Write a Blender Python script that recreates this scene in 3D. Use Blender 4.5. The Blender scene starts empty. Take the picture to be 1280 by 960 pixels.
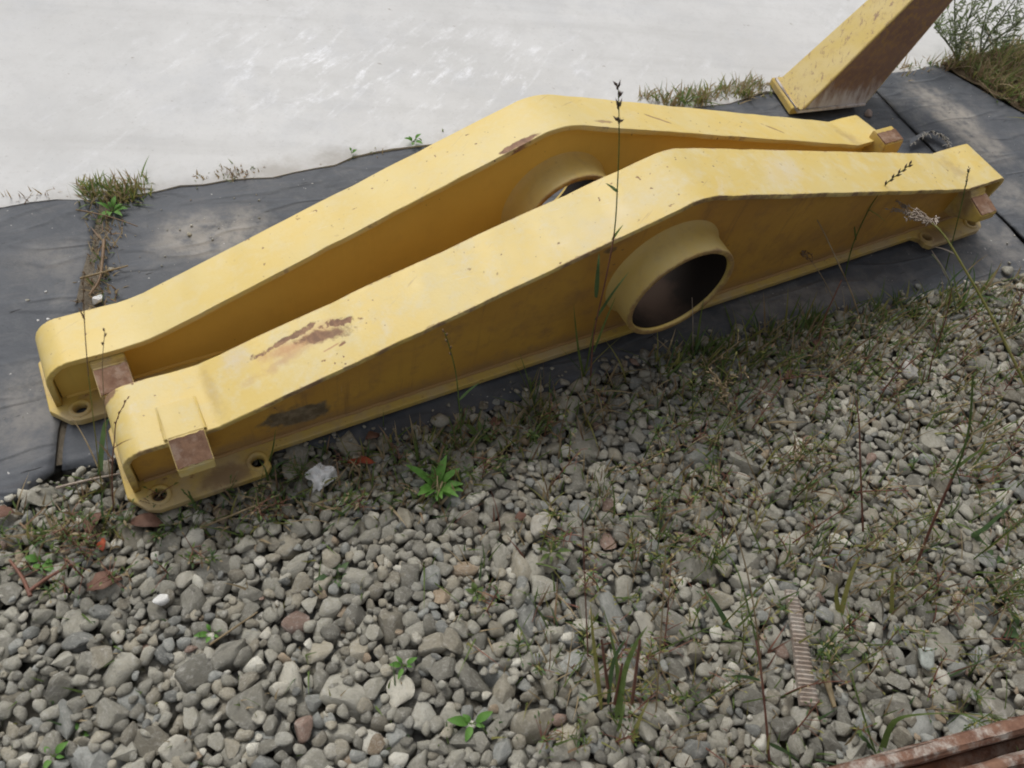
import bpy, bmesh, math, random
import numpy as np
from mathutils import Vector, Matrix

random.seed(11); RNG = np.random.default_rng(11)
scene = bpy.context.scene
COL = scene.collection

# ------------------------------------------------------------------ camera, sky, sun, exposure
F, PITCH, ROLL, H = 999.17, 0.91838, 0.22305, 1.5
fwd = np.array([0, math.cos(PITCH), -math.sin(PITCH)])
_rt = np.array([1., 0, 0]); _up = np.array([0, math.sin(PITCH), math.cos(PITCH)])
rgt = math.cos(ROLL)*_rt + math.sin(ROLL)*_up
upv = -math.sin(ROLL)*_rt + math.cos(ROLL)*_up
cd = bpy.data.cameras.new('camera'); cam = bpy.data.objects.new('camera', cd); COL.objects.link(cam)
m = Matrix.Identity(4)
for i in range(3):
    m[i][0] = rgt[i]; m[i][1] = upv[i]; m[i][2] = -fwd[i]
m[2][3] = H
cam.matrix_world = m
cd.sensor_width = 36; cd.lens = 36*F/1280; cd.clip_start = 0.02; cd.clip_end = 2000
cd.dof.use_dof = True; cd.dof.focus_distance = 2.0; cd.dof.aperture_fstop = 5.0
scene.camera = cam

w = bpy.data.worlds.new('World'); scene.world = w; w.use_nodes = True
nt = w.node_tree; nt.nodes.clear()
SUNPOS = Vector((-0.50, 0.62, 1.10)).normalized()
sky = nt.nodes.new('ShaderNodeTexSky'); sky.sky_type = 'NISHITA'; sky.sun_disc = False
sky.sun_elevation = math.asin(SUNPOS.z); sky.sun_rotation = math.atan2(SUNPOS.x, SUNPOS.y)
sky.dust_density = 4.0; sky.air_density = 1.0
hs = nt.nodes.new('ShaderNodeHueSaturation'); hs.inputs['Saturation'].default_value = 0.18
bg = nt.nodes.new('ShaderNodeBackground'); bg.inputs[1].default_value = 0.115
wo = nt.nodes.new('ShaderNodeOutputWorld')
nt.links.new(sky.outputs[0], hs.inputs['Color']); nt.links.new(hs.outputs[0], bg.inputs[0]); nt.links.new(bg.outputs[0], wo.inputs[0])
sl = bpy.data.lights.new('sun', 'SUN'); sl.energy = 1.25; sl.angle = math.radians(22); sl.color = (1, .965, .91)
so = bpy.data.objects.new('sun', sl); COL.objects.link(so)
so.rotation_euler = (-SUNPOS).to_track_quat('-Z', 'Y').to_euler(); so.location = (0, 0, 8)
scene.view_settings.view_transform = 'Standard'; scene.view_settings.look = 'None'
scene.view_settings.exposure = 0.31; scene.view_settings.gamma = 1.0
scene.view_settings.use_curve_mapping = False
scene.cycles.filter_width = 1.9

# ------------------------------------------------------------------ pixel helpers (photo pixels -> points in the place)
CAM = np.array([0, 0, H])
def ray(x, y): return fwd + rgt*(x-640)/F - upv*(y-480)/F
def gp(x, y, z=0.0):
    d = ray(x, y); t = (z-H)/d[2]; return CAM + d*t
def wall_pts(base, pts, z0=0.0):
    """photo pixels of a stem -> 3-D points in the upright plane through its foot that faces the viewer"""
    b = gp(base[0], base[1], z0); n = np.array([b[0], b[1], 0]); n /= np.linalg.norm(n)
    out = [b]
    for x, y in pts:
        d = ray(x, y); t = ((b-CAM)@n)/(d@n); out.append(CAM+d*t)
    return out
def pix(P):
    d = P-CAM; z = d@fwd
    return np.stack([640+F*(d@rgt)/z, 480-F*(d@upv)/z, z], -1)

# ------------------------------------------------------------------ scene helpers
def tag(o, label=None, cat=None, group=None, kind=None):
    if label: o['label'] = label
    if cat: o['category'] = cat
    if group: o['group'] = group
    if kind: o['kind'] = kind
    return o
def empty(name, loc=(0, 0, 0), mat=None):
    o = bpy.data.objects.new(name, None); COL.objects.link(o); o.empty_display_size = .1
    if mat is not None: o.matrix_world = mat
    else: o.location = loc
    return o
def link(name, me, mats=None, parent=None, smooth=None):
    o = bpy.data.objects.new(name, me); COL.objects.link(o)
    if mats is not None:
        for mm in (mats if isinstance(mats, (list, tuple)) else [mats]): me.materials.append(mm)
    if parent: o.parent = parent
    if smooth is not None:
        me.polygons.foreach_set('use_smooth', [smooth]*len(me.polygons))
    return o
def bm_obj(name, bm, mats=None, parent=None, smooth=None):
    bmesh.ops.recalc_face_normals(bm, faces=bm.faces)
    me = bpy.data.meshes.new(name); bm.to_mesh(me); bm.free()
    return link(name, me, mats, parent, smooth)

class MB:
    """collects verts and faces with material slots"""
    def __init__(s): s.v = []; s.f = []; s.m = []
    def quad_strip(s, L, R, mi):
        b = len(s.v)
        for a, c in zip(L, R): s.v.append(tuple(a)); s.v.append(tuple(c))
        for i in range(len(L)-1):
            s.f.append((b+2*i, b+2*i+1, b+2*i+3, b+2*i+2)); s.m.append(mi)
    def tube(s, P, r0, r1, mi, n=5):
        P = [Vector(p) for p in P]; b = len(s.v); k = len(P)
        for i, p in enumerate(P):
            t = (P[min(i+1, k-1)]-P[max(i-1, 0)]).normalized()
            a = t.orthogonal().normalized(); c = t.cross(a)
            r = r0+(r1-r0)*i/(k-1)
            for j in range(n):
                q = p+a*(r*math.cos(2*math.pi*j/n))+c*(r*math.sin(2*math.pi*j/n)); s.v.append(tuple(q))
        for i in range(k-1):
            for j in range(n):
                s.f.append((b+i*n+j, b+i*n+(j+1) % n, b+(i+1)*n+(j+1) % n, b+(i+1)*n+j)); s.m.append(mi)
    def blade(s, P, wd, mi, side=None):
        P = [Vector(p) for p in P]; k = len(P); L = []; R = []
        d = P[-1]-P[0]
        if side is None:
            side = Vector((random.gauss(0, 1), random.gauss(0, 1), .25*random.gauss(0, 1)))
        for i, p in enumerate(P):
            t = (P[min(i+1, k-1)]-P[max(i-1, 0)])
            if t.length < 1e-9: t = d
            t.normalize(); sd = side-t*side.dot(t)
            if sd.length < 1e-6: sd = t.orthogonal()
            sd.normalize()
            f = i/(k-1); ww = wd*.5*(min(1, .55+2.2*f) if f < .2 else (1-((f-.2)/.8)**1.6*.96))
            L.append(p-sd*ww); R.append(p+sd*ww)
        s.quad_strip(L, R, mi)
    def spike(s, p, d, ln, r, mi):
        """a small grain: six-sided double cone"""
        p = Vector(p); d = Vector(d).normalized(); a = d.orthogonal().normalized(); c = d.cross(a); b = len(s.v)
        s.v.append(tuple(p)); 
        for j in range(4):
            q = p+d*(ln*.45)+a*(r*math.cos(j*math.pi/2))+c*(r*math.sin(j*math.pi/2)); s.v.append(tuple(q))
        s.v.append(tuple(p+d*ln))
        for j in range(4):
            k = (j+1) % 4
            s.f.append((b, b+1+k, b+1+j)); s.m.append(mi); s.f.append((b+5, b+1+j, b+1+k)); s.m.append(mi)
    def leaf(s, p, d, up, ln, wd, mi, cup=.15, n=4):
        p = Vector(p); d = Vector(d).normalized(); up = Vector(up); sd = d.cross(up)
        if sd.length < 1e-6: sd = d.orthogonal()
        sd.normalize(); nn = sd.cross(d).normalized(); b = len(s.v); pr = []
        for i in range(n+1):
            f = i/n; ww = wd*.5*math.sin(math.pi*min(.97, .06+f*.94))**.8; z = -cup*ln*(f-.35)**2*2
            c = p+d*(ln*f)+nn*z
            s.v += [tuple(c-sd*ww+nn*ww*.35), tuple(c), tuple(c+sd*ww+nn*ww*.35)]
        for i in range(n):
            o = b+3*i
            for q in (0, 1): s.f.append((o+q, o+q+1, o+q+4, o+q+3)); s.m.append(mi)
    def build(s, name, mats, parent=None, smooth=True):
        me = bpy.data.meshes.new(name); me.from_pydata(s.v, [], s.f)
        o = link(name, me, mats, parent)
        me.polygons.foreach_set('material_index', s.m)
        me.polygons.foreach_set('use_smooth', [smooth]*len(s.f)); me.update()
        return o

# ------------------------------------------------------------------ material helpers
EDIR = np.array([.835, .55]); EDIR /= np.linalg.norm(EDIR); ENRM = np.array([-EDIR[1], EDIR[0]])
E0 = np.array([-.605, 1.815])       # a point on the slab edge
class NT:
    def __init__(s, name):
        s.m = bpy.data.materials.new(name); s.m.use_nodes = True; s.t = s.m.node_tree; s.t.nodes.clear()
        s.out = s.n('ShaderNodeOutputMaterial'); s.p = s.n('ShaderNodeBsdfPrincipled')
        s.l(s.p.outputs[0], s.out.inputs[0])
    def n(s, k, **kw):
        o = s.t.nodes.new(k)
        for a, b in kw.items(): setattr(o, a, b)
        return o
    def l(s, a, b): s.t.links.new(a, b)
    def set(s, sock, v):
        if hasattr(v, 'links'): s.l(v, sock)
        else:
            if sock.type == 'RGBA' and len(v) == 3: v = (*v, 1)
            sock.default_value = v
    def coord(s, k='Object'):
        if not hasattr(s, '_c'): s._c = s.n('ShaderNodeTexCoord')
        return s._c.outputs[k]
    def geo(s): return s.n('ShaderNodeNewGeometry')
    def mapping(s, vec, loc=(0, 0, 0), rot=(0, 0, 0), scale=(1, 1, 1), typ='POINT'):
        o = s.n('ShaderNodeMapping', vector_type=typ); s.l(vec, o.inputs[0])
        o.inputs['Location'].default_value = loc; o.inputs['Rotation'].default_value = rot; o.inputs['Scale'].default_value = scale
        return o.outputs[0]
    def aniso(s, vec, ang, ln, wd, loc=(0, 0, 0)):
        return s.mapping(vec, loc, (0, 0, ang), (ln, wd, 1), 'TEXTURE')
    def noise(s, vec, scale, detail=4, rough=.55, dist=0.0):
        o = s.n('ShaderNodeTexNoise'); s.l(vec, o.inputs['Vector']); o.inputs['Scale'].default_value = scale
        o.inputs['Detail'].default_value = detail; o.inputs['Roughness'].default_value = rough; o.inputs['Distortion'].default_value = dist
        return o.outputs['Fac']
    def voro(s, vec, scale, feat='F1', out='Distance'):
        o = s.n('ShaderNodeTexVoronoi', feature=feat); s.l(vec, o.inputs['Vector']); o.inputs['Scale'].default_value = scale
        return o.outputs[out]
    def ramp(s, x, a, b, lo=0.0, hi=1.0):
        o = s.n('ShaderNodeMapRange', interpolation_type='SMOOTHSTEP'); s.set(o.inputs[0], x)
        o.inputs[1].default_value = a; o.inputs[2].default_value = b; o.inputs[3].default_value = lo; o.inputs[4].default_value = hi
        return o.outputs[0]
    def math(s, op, a, b=0.0, c=None):
        o = s.n('ShaderNodeMath', operation=op); s.set(o.inputs[0], a); s.set(o.inputs[1], b)
        if c is not None: s.set(o.inputs[2], c)
        return o.outputs[0]
    def mix(s, f, a, b, mode='MIX'):
        o = s.n('ShaderNodeMix', data_type='RGBA', blend_type=mode); s.set(o.inputs[0], f); s.set(o.inputs[6], a); s.set(o.inputs[7], b)
        return o.outputs[2]
    def sep(s, vec):
        o = s.n('ShaderNodeSeparateXYZ'); s.l(vec, o.inputs[0]); return o.outputs
    def blotch(s, vec, c, r, rot=0.0, amp=.8, scale=20.0, soft=.25, plane='xy'):
        """an uneven stain round point c with half sizes r; 1 inside"""
        if plane == 'xy': loc, sc, ro = (c[0], c[1], 0), (r[0], r[1], 1e4), (0, 0, rot)
        else: loc, sc, ro = (c[0], 0, c[1]), (r[0], 1e4, r[1]), (0, -rot, 0)
        v = s.mapping(vec, loc, ro, sc, 'TEXTURE')
        ln = s.n('ShaderNodeVectorMath', operation='LENGTH'); s.l(v, ln.inputs[0])
        nz = s.noise(vec, scale, 5, .65)
        d = s.math('ADD', ln.outputs['Value'], s.math('MULTIPLY', s.math('SUBTRACT', nz, .5), amp*2))
        return s.ramp(d, 1.0, 1.0-soft)
    def fin(s, col, rough=.7, bump=None, bstr=.3, bdist=.002, spec=None, metal=None):
        s.set(s.p.inputs['Base Color'], col); s.set(s.p.inputs['Roughness'], rough)
        if spec is not None: s.p.inputs['Specular IOR Level'].default_value = spec
        if metal is not None: s.set(s.p.inputs['Metallic'], metal)
        if bump is not None:
            b = s.n('ShaderNodeBump'); b.inputs['Strength'].default_value = bstr; b.inputs['Distance'].default_value = bdist
            s.l(bump, b.inputs['Height']); s.l(b.outputs[0], s.p.inputs['Normal'])
        return s.m
def mx(s, *a):
    r = a[0]
    for q in a[1:]: r = s.math('MAXIMUM', r, q)
    return r

RUST1 = (.16, .075, .045); RUST2 = (.24, .10, .05); BROWNP = (.21, .115, .095)

def m_flange(name, W, blots=(), scuffs=1.0, chalk=.55, off=0.0, wear=1.0):
    s = NT(name); c = s.coord(); v = s.mapping(c, (off, off*.7, 0))
    big = s.noise(v, 5, 5, .6); mid = s.noise(v, 26, 5, .65); fine = s.noise(v, 160, 3, .6)
    col = s.mix(s.ramp(big, .35, .68), (.61, .45, .125), (.60, .475, .185))
    col = s.mix(s.math('MULTIPLY', s.ramp(mid, .42, .75), chalk), col, (.60, .52, .31))
    pale = s.math('MULTIPLY', s.ramp(s.noise(v, 9, 6, .72, .6), .56, .72), .5*chalk)
    col = s.mix(pale, col, (.62, .57, .46))
    # fine grime and chips
    grime = s.math('MULTIPLY', s.ramp(s.noise(s.mapping(v, scale=(1, 2.2, 1)), 42, 7, .8), .57, .74), .42*scuffs)
    col = s.mix(grime, col, (.30, .21, .11))
    vo = s.noise(v, 75, 2, .5)
    chip = s.math('MULTIPLY', s.ramp(vo, .70, .73), s.ramp(s.noise(v, 4, 3, .5), .36, .58))
    streak = s.math('MULTIPLY', s.ramp(s.noise(s.aniso(v, .5, .20, .012), 1.4, 4, .7), .64, .74), s.ramp(s.noise(v, 3.1, 2), .46, .60))
    s2 = s.math('MULTIPLY', s.ramp(s.noise(s.aniso(v, -.25, .12, .006), 1.4, 3, .7), .66, .74), s.ramp(s.noise(v, 2.3, 2), .46, .58))
    col = s.mix(s.math('MULTIPLY', s2, .5*scuffs), col, (.66, .60, .48))
    col = s.mix(s.math('MULTIPLY', streak, .55*scuffs), col, (.22, .12, .07))
    x, y, z = s.sep(c)
    # worn arrises
    e1 = s.math('MINIMUM', s.math('ABSOLUTE', y), s.math('ABSOLUTE', s.math('SUBTRACT', y, W)))
    en = s.noise(v, 34, 6, .75)
    edge = s.ramp(s.math('SUBTRACT', e1, s.math('MULTIPLY', s.ramp(en, .5, .82), .009)), .0022, .0005)
    edge = s.math('MULTIPLY', edge, s.ramp(s.noise(v, 13, 5, .7), .62-.20*wear, .78-.18*wear))
    rust = mx(s, chip, s.math('MULTIPLY', edge, .85))
    for b in blots:
        if len(b) > 4:
            col = s.mix(s.math('MULTIPLY', s.blotch(c, *b[:2], **b[2]), b[3]), col, b[4]); continue
        rust = mx(s, rust, s.math('MULTIPLY', s.blotch(c, *b[:2], **b[2]), b[3] if len(b) > 3 else 1))
    rc = s.mix(s.ramp(s.noise(v, 55, 5, .7), .35, .7), (.17, .092, .058), (.30, .17, .095))
    col = s.mix(rust, col, rc)
    rough = s.math('ADD', .36, s.math('MULTIPLY', mid, .3)); rough = s.math('ADD', rough, s.math('MULTIPLY', rust, .25))
    h = s.math('SUBTRACT', s.math('MULTIPLY', fine, .3), s.math('MULTIPLY', rust, .8))
    h = s.math('ADD', h, s.math('MULTIPLY', big, 1.0))
    return s.fin(col, rough, h, .25, .003, .45)

def m_web(name, blots=(), brown=.25, off=0.0, base=((.56, .325, .058), (.46, .25, .052))):
    s = NT(name); c = s.coord(); v = s.mapping(c, (off, 0, off))
    big = s.noise(v, 4, 4, .6); mid = s.noise(v, 22, 5, .65)
    col = s.mix(s.ramp(big, .3, .7), base[0], base[1])
    col = s.mix(s.math('MULTIPLY', s.ramp(mid, .45, .8), brown), col, (.33, .19, .07))
    scr = s.ramp(s.noise(s.mapping(v, rot=(0, .25, 0), scale=(26, 1, 2.4)), 6, 3, .6), .70, .76)
    scr = s.math('MULTIPLY', scr, s.ramp(s.noise(v, 3.3, 2), .52, .66))
    col = s.mix(s.math('MULTIPLY', scr, .5), col, (.55, .47, .33))
    chip = s.math('MULTIPLY', s.ramp(s.noise(v, 70, 2, .5), .74, .77), s.ramp(s.noise(v, 4.4, 3, .5), .45, .62))
    col = s.mix(chip, col, (.12, .07, .045))
    run = s.ramp(s.noise(s.mapping(v, scale=(30, 1, 1.6)), 1.0, 5, .7), .54, .72)
    run = s.math('MULTIPLY', run, s.ramp(s.noise(v, 2.6, 3, .6), .40, .62))
    col = s.mix(s.math('MULTIPLY', run, brown), col, (.20, .11, .05))
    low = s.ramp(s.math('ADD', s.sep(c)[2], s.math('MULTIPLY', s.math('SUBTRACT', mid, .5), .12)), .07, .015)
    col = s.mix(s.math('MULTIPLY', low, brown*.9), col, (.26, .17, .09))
    rb = None
    for b in blots:
        q = s.math('MULTIPLY', s.blotch(c, b[0], b[1], plane='xz', **b[2]), b[3])
        dc = s.mix(s.ramp(s.noise(v, 40, 6, .75), .35, .7), b[4], b[5])
        col = s.mix(q, col, dc)
    return s.fin(col, s.math('ADD', .42, s.math('MULTIPLY', mid, .25)), s.math('ADD', mid, s.math('MULTIPLY', s.noise(v, 130, 3), .3)), .18, .002, .4)

def m_plate(name):
    s = NT(name); c = s.coord(); n1 = s.noise(c, 9, 5, .65); n2 = s.noise(c, 45, 5, .7)
    col = s.mix(s.ramp(n1, .35, .7), (.53, .38, .09), (.49, .36, .13))
    col = s.mix(s.math('MULTIPLY', s.ramp(n2, .5, .72), .6), col, (.34, .23, .12))
    g = s.geo(); nz = s.sep(g.outputs['Normal'])[2]
    col = s.mix(s.math('MULTIPLY', s.ramp(n1, .42, .66), .45), col, (.42, .35, .25))
    for bc, br in (((.17, -.03), (.075, .035)), ((2.26, -.02), (.09, .04))):  # dirt between the bolt holes, with the stop block's shade painted in
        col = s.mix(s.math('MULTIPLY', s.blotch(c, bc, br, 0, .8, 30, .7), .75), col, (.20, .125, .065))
    col = s.mix(s.ramp(s.noise(c, 30, 6, .75), .62, .70), col, (.17, .085, .05))
    return s.fin(col, .6, n2, .3, .002)

def m_hub(name):
    s = NT(name); c = s.coord(); n1 = s.noise(c, 8, 5, .65); n2 = s.noise(c, 60, 4, .6)
    col = s.mix(s.ramp(n1, .35, .7), (.56, .40, .105), (.56, .43, .16))
    col = s.mix(s.math('MULTIPLY', s.ramp(s.noise(c, 24, 5, .7), .5, .75), .4), col, (.38, .27, .13))
    chip = s.math('MULTIPLY', s.ramp(n2, .70, .73), s.ramp(s.noise(c, 6, 3, .5), .45, .62))
    col = s.mix(chip, col, (.10, .06, .045))
    y = s.sep(c)[1]
    lip = s.math('MULTIPLY', s.ramp(s.math('ADD', y, s.math('MULTIPLY', s.noise(c, 30, 5, .7), .02)), -.044, -.052), .8)
    col = s.mix(lip, col, (.22, .12, .06))
    return s.fin(col, .5, n2, .15, .002)

def m_rust(name, a=(.13, .065, .042), b=(.27, .135, .075), pale=.0, sc=1.0, yellow=0.0, grey=(.42, .37, .34)):
    s = NT(name); c = s.coord(); n1 = s.noise(c, 14*sc, 6, .7); n2 = s.noise(c, 90*sc, 4, .65)
    col = s.mix(s.ramp(n1, .32, .7), a, b)
    col = s.mix(s.math('MULTIPLY', s.ramp(n2, .55, .75), .5), col, (.30, .17, .12))
    if yellow: col = s.mix(s.math('MULTIPLY', s.ramp(s.noise(s.mapping(c, (3, 1, 2)), 9*sc, 6, .75), .48, .66), yellow), col, (.48, .30, .06))
    if pale: col = s.mix(s.math('MULTIPLY', s.ramp(s.noise(s.mapping(c, (1, 7, 2)), 12*sc, 7, .75), .46, .64), pale), col, grey)
    return s.fin(col, .82, s.math('ADD', n1, s.math('MULTIPLY', n2, .5)), .5, .003, .3)

def m_concrete():
    s = NT('concrete'); c = s.coord()
    n1 = s.noise(c, 1.3, 6, .6); n2 = s.noise(c, 9, 6, .65); n3 = s.noise(c, 120, 4, .7)
    col = s.mix(s.ramp(n1, .3, .7), (.505, .503, .497), (.585, .583, .578))
    col = s.mix(s.math('MULTIPLY', s.ramp(n2, .45, .75), .5), col, (.455, .452, .445))
    # trowel / tyre bands that follow the slab
    band = s.noise(s.aniso(c, .30, 3.0, .20), 1.6, 5, .6)
    col = s.mix(s.math('MULTIPLY', s.ramp(band, .48, .76), .36), col, (.40, .395, .385))
    # white lime scuffs
    sv = s.aniso(c, 1.30, .17, .052)
    sc = s.ramp(s.noise(sv, 1.0, 6, .70, .4), .49, .72)
    sc2 = s.ramp(s.noise(c, 22, 8, .85), .36, .64)
    msk = s.ramp(s.noise(s.mapping(c, (2.3, .7, 0)), 1.7, 3, .5), .46, .60)
    msk2 = s.blotch(c, (-.62, 2.30), (1.25, .42), .42, .5, 2.5, .8)
    scuff = s.math('MULTIPLY', s.math('MULTIPLY', sc, sc2), s.math('MAXIMUM', msk2, s.math('MULTIPLY', msk, .35)))
    col = s.mix(s.math('MULTIPLY', scuff, .85), col, (.90, .91, .95))
    ev = s.n('ShaderNodeVectorMath', operation='DOT_PRODUCT'); s.l(c, ev.inputs[0]); ev.inputs[1].default_value = (ENRM[0], ENRM[1], 0)
    dd = s.math('SUBTRACT', ev.outputs['Value'], float(E0@ENRM)-.02)
    soil = s.ramp(s.math('ADD', dd, s.math('MULTIPLY', s.math('SUBTRACT', n2, .5), .32)), .10, -.03)
    col = s.mix(s.math('MULTIPLY', soil, .5), col, (.20, .17, .13))
    dark = s.math('MULTIPLY', s.ramp(s.noise(s.mapping(c, scale=(1, 1.6, 1)), 22, 3, .5), .735, .76), .7)
    col = s.mix(dark, col, (.28, .25, .22))
    st = s.ramp(s.noise(s.mapping(c, (9, 4, 0)), 3.1, 6, .7), .48, .70); col = s.mix(s.math('MULTIPLY', st, .35), col, (.43, .44, .46))
    gr = s.noise(c, 55, 6, .8); col = s.mix(s.math('MULTIPLY', s.ramp(gr, .50, .70), .30), col, (.40, .395, .385))
    sp = s.ramp(s.noise(c, 75, 3, .6), .66, .72); col = s.mix(s.math('MULTIPLY', sp, .40), col, (.33, .32, .31))
    peb = s.ramp(n3, .64, .72); col = s.mix(s.math('MULTIPLY', peb, .45), col, (.35, .33, .31))
    return s.fin(col, .85, s.math('ADD', n2, s.math('MULTIPLY', n3, .6)), .25, .003, .3)

def m_rubber(name, dusts, off, cuts=True, edge_dust=.2):
    s = NT(name); c = s.coord(); v = s.mapping(c, (off, off*2, 0))
    n1 = s.noise(v, 3, 6, .65); n2 = s.noise(v, 22, 6, .7); n3 = s.noise(v, 150, 3, .6)
    col = s.mix(s.ramp(n1, .3, .7), (.050, .056, .067), (.078, .084, .096))
    col = s.mix(s.math('MULTIPLY', s.ramp(n2, .44, .74), .55), col, (.125, .130, .138))
    swipe = s.ramp(s.noise(s.aniso(v, .6, .6, .08), 4, 7, .75), .50, .72)
    col = s.mix(s.math('MULTIPLY', swipe, .45), col, (.135, .13, .13))
    for d in dusts:
        q = s.blotch(c, d[0], d[1], d[2], .55, 6, .75)
        q = s.math('MULTIPLY', q, s.ramp(n2, .25, .62)); q = s.math('MULTIPLY', q, d[3])
        col = s.mix(q, col, (.31, .285, .25))
    spk = s.ramp(s.noise(v, 85, 2, .5), .745, .77); col = s.mix(s.math('MULTIPLY', spk, .8), col, (.45, .44, .42))
    col = s.mix(s.math('MULTIPLY', s.ramp(s.noise(v, 6, 7, .75, .5), .50, .72), .42), col, (.21, .20, .185))
    h = s.math('ADD', s.math('MULTIPLY', n2, .8), s.math('MULTIPLY', n3, .25))
    if cuts:
        cv = s.aniso(v, .75, .16, .022)
        cut = s.math('MULTIPLY', s.ramp(s.noise(cv, 2.1, 2, .5), .70, .74), s.ramp(s.noise(v, 3.7, 2), .40, .52))
        cr = s.ramp(s.math('ABSOLUTE', s.math('SUBTRACT', s.noise(s.aniso(v, .5, .9, .30), 2.6, 2, .5, .3), .5)), .07, .0)
        h = s.math('ADD', h, s.math('MULTIPLY', cr, .9))
        col = s.mix(cut, col, (.018, .018, .02)); h = s.math('SUBTRACT', h, s.math('MULTIPLY', cut, 2.0))
    return s.fin(col, s.math('ADD', .52, s.math('MULTIPLY', n2, .35)), h, .5, .006, .4)

def m_stone(name, src):
    s = NT(name); c = s.coord()
    if src == 'object':
        a = s.n('ShaderNodeObjectInfo').outputs['Color']; c2 = c; sc = 1.0
        r = s.n('ShaderNodeObjectInfo').outputs['Random']
        mv = s.n('ShaderNodeVectorMath', operation='ADD'); s.l(c, mv.inputs[0]); s.l(s.math('MULTIPLY', r, 90.0), mv.inputs[1]); c = mv.outputs[0]; k = .02
    else:
        a = s.n('ShaderNodeVertexColor', layer_name='tint').outputs[0]; k = 1.0
    n1 = s.noise(c, 45*k, 5, .7); n2 = s.noise(c, 260*k, 4, .7)
    n3 = s.noise(c, 95*k, 6, .8)
    col = s.mix(s.ramp(n1, .3, .7, 0, .45), a, (.42, .40, .36), 'OVERLAY')
    col = s.mix(s.math('MULTIPLY', s.ramp(n3, .50, .68), .55), col, (.43, .42, .385))
    col = s.mix(s.math('MULTIPLY', s.ramp(n3, .47, .32), .50), col, (.125, .118, .10))
    col = s.mix(s.math('MULTIPLY', s.ramp(n2, .5, .75), .35), col, (.40, .38, .34))
    col = s.mix(s.math('MULTIPLY', s.ramp(n2, .5, .28), .35), col, (.10, .095, .085))
    vein = s.ramp(s.math('ABSOLUTE', s.math('SUBTRACT', s.noise(s.mapping(c, (5, 5, 5)), 30*k, 2, .5), .5)), .012, .002)
    vein = s.math('MULTIPLY', vein, s.ramp(s.noise(c, 9*k, 1), .52, .6))
    col = s.mix(s.math('MULTIPLY', vein, .28), col, (.50, .48, .45))
    return s.fin(col, .85, s.math('ADD', n1, s.math('ADD', n3, s.math('MULTIPLY', n2, .6))), .8, .0025, .3)

def m_soil(name, a=(.045, .036, .026), b=(.11, .09, .065)):
    s = NT(name); c = s.coord(); n = s.noise(c, 12, 8, .75); n2 = s.noise(c, 130, 4, .7)
    col = s.mix(s.ramp(n, .35, .7), a, b); col = s.mix(s.math('MULTIPLY', s.ramp(n2, .55, .75), .5), col, (.20, .17, .13))
    return s.fin(col, .95, s.math('ADD', n, n2), .8, .008, .2)

def m_gravel_far():
    s = NT('far_gravel'); c = s.coord()
    d = s.voro(c, 26); cc = s.voro(c, 26, 'F1', 'Color'); x = s.sep(cc)[0]
    col = s.mix(x, (.13, .127, .115), (.30, .292, .265)); col = s.mix(s.ramp(d, .42, .75), col, (.04, .035, .028))
    col = s.mix(s.math('MULTIPLY', s.ramp(s.noise(c, 1.5, 5, .7), .5, .65), .6), col, (.12, .12, .05))
    return s.fin(col, .9, s.math('SUBTRACT', 1.0, d), 1.0, .02, .3)

def m_plant(name, a, b, sub=.0, rough=.6, sc=30):
    s = NT(name); c = s.coord(); n = s.noise(c, sc, 4, .6)
    col = s.mix(s.ramp(n, .32, .68), a, b)
    s.p.inputs['Transmission Weight'].default_value = 0.0
    if sub:
        t = s.n('ShaderNodeBsdfTranslucent'); s.l(col, t.inputs[0]); ad = s.n('ShaderNodeMixShader'); ad.inputs[0].default_value = sub
        s.l(s.p.outputs[0], ad.inputs[1]); s.l(t.outputs[0], ad.inputs[2]); s.l(ad.outputs[0], s.out.inputs[0])
    return s.fin(col, rough, None, spec=.35)
G_GREEN = m_plant('grass_green', (.12, .18, .05), (.18, .25, .08), .5)
G_DARK = m_plant('grass_dark_green', (.075, .135, .055), (.115, .185, .075), .45)
G_YEL = m_plant('grass_yellow_green', (.24, .25, .07), (.33, .31, .11), .45)
G_DRY = m_plant('grass_dry', (.30, .23, .13), (.44, .35, .22), .4)
G_BRN = m_plant('grass_brown', (.19, .125, .075), (.28, .19, .115), .25)
G_RED = m_plant('stem_red', (.17, .075, .055), (.25, .12, .08), .15)
G_SEED = m_plant('seed_dark', (.06, .042, .035), (.11, .075, .06), .1)
G_FLUFF = m_plant('seed_pale', (.38, .31, .25), (.52, .45, .38), .3)
G_LEAF = m_plant('leaf_fresh', (.10, .24, .04), (.16, .33, .07), .4)
G_SAGE = m_plant('leaf_sage', (.22, .25, .16), (.31, .34, .22), .5)
PM = [G_GREEN, G_DARK, G_YEL, G_DRY, G_BRN, G_RED, G_SEED, G_FLUFF, G_LEAF, G_SAGE]
GREEN, DARK, YEL, DRY, BRN, RED, SEED, FLUFF, LEAF, SAGE = range(10)
L_DEAD = m_plant('dead_leaf', (.13, .065, .045), (.21, .12, .085), .15, .7, 60)
L_RED = m_plant('red_leaf', (.42, .09, .035), (.30, .07, .04), .2, .7, 60)
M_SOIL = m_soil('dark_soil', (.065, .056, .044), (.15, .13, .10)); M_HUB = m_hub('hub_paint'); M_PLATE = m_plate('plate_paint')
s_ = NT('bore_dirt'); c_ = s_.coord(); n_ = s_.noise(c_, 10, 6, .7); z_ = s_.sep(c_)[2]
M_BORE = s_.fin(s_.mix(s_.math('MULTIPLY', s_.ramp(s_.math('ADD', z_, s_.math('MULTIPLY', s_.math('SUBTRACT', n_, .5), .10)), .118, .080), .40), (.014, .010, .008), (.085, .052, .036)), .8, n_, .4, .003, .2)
M_WEAR = m_rust('worn_steel', (.15, .08, .05), (.25, .145, .09), .5, 2.6, grey=(.36, .28, .22))
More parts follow.
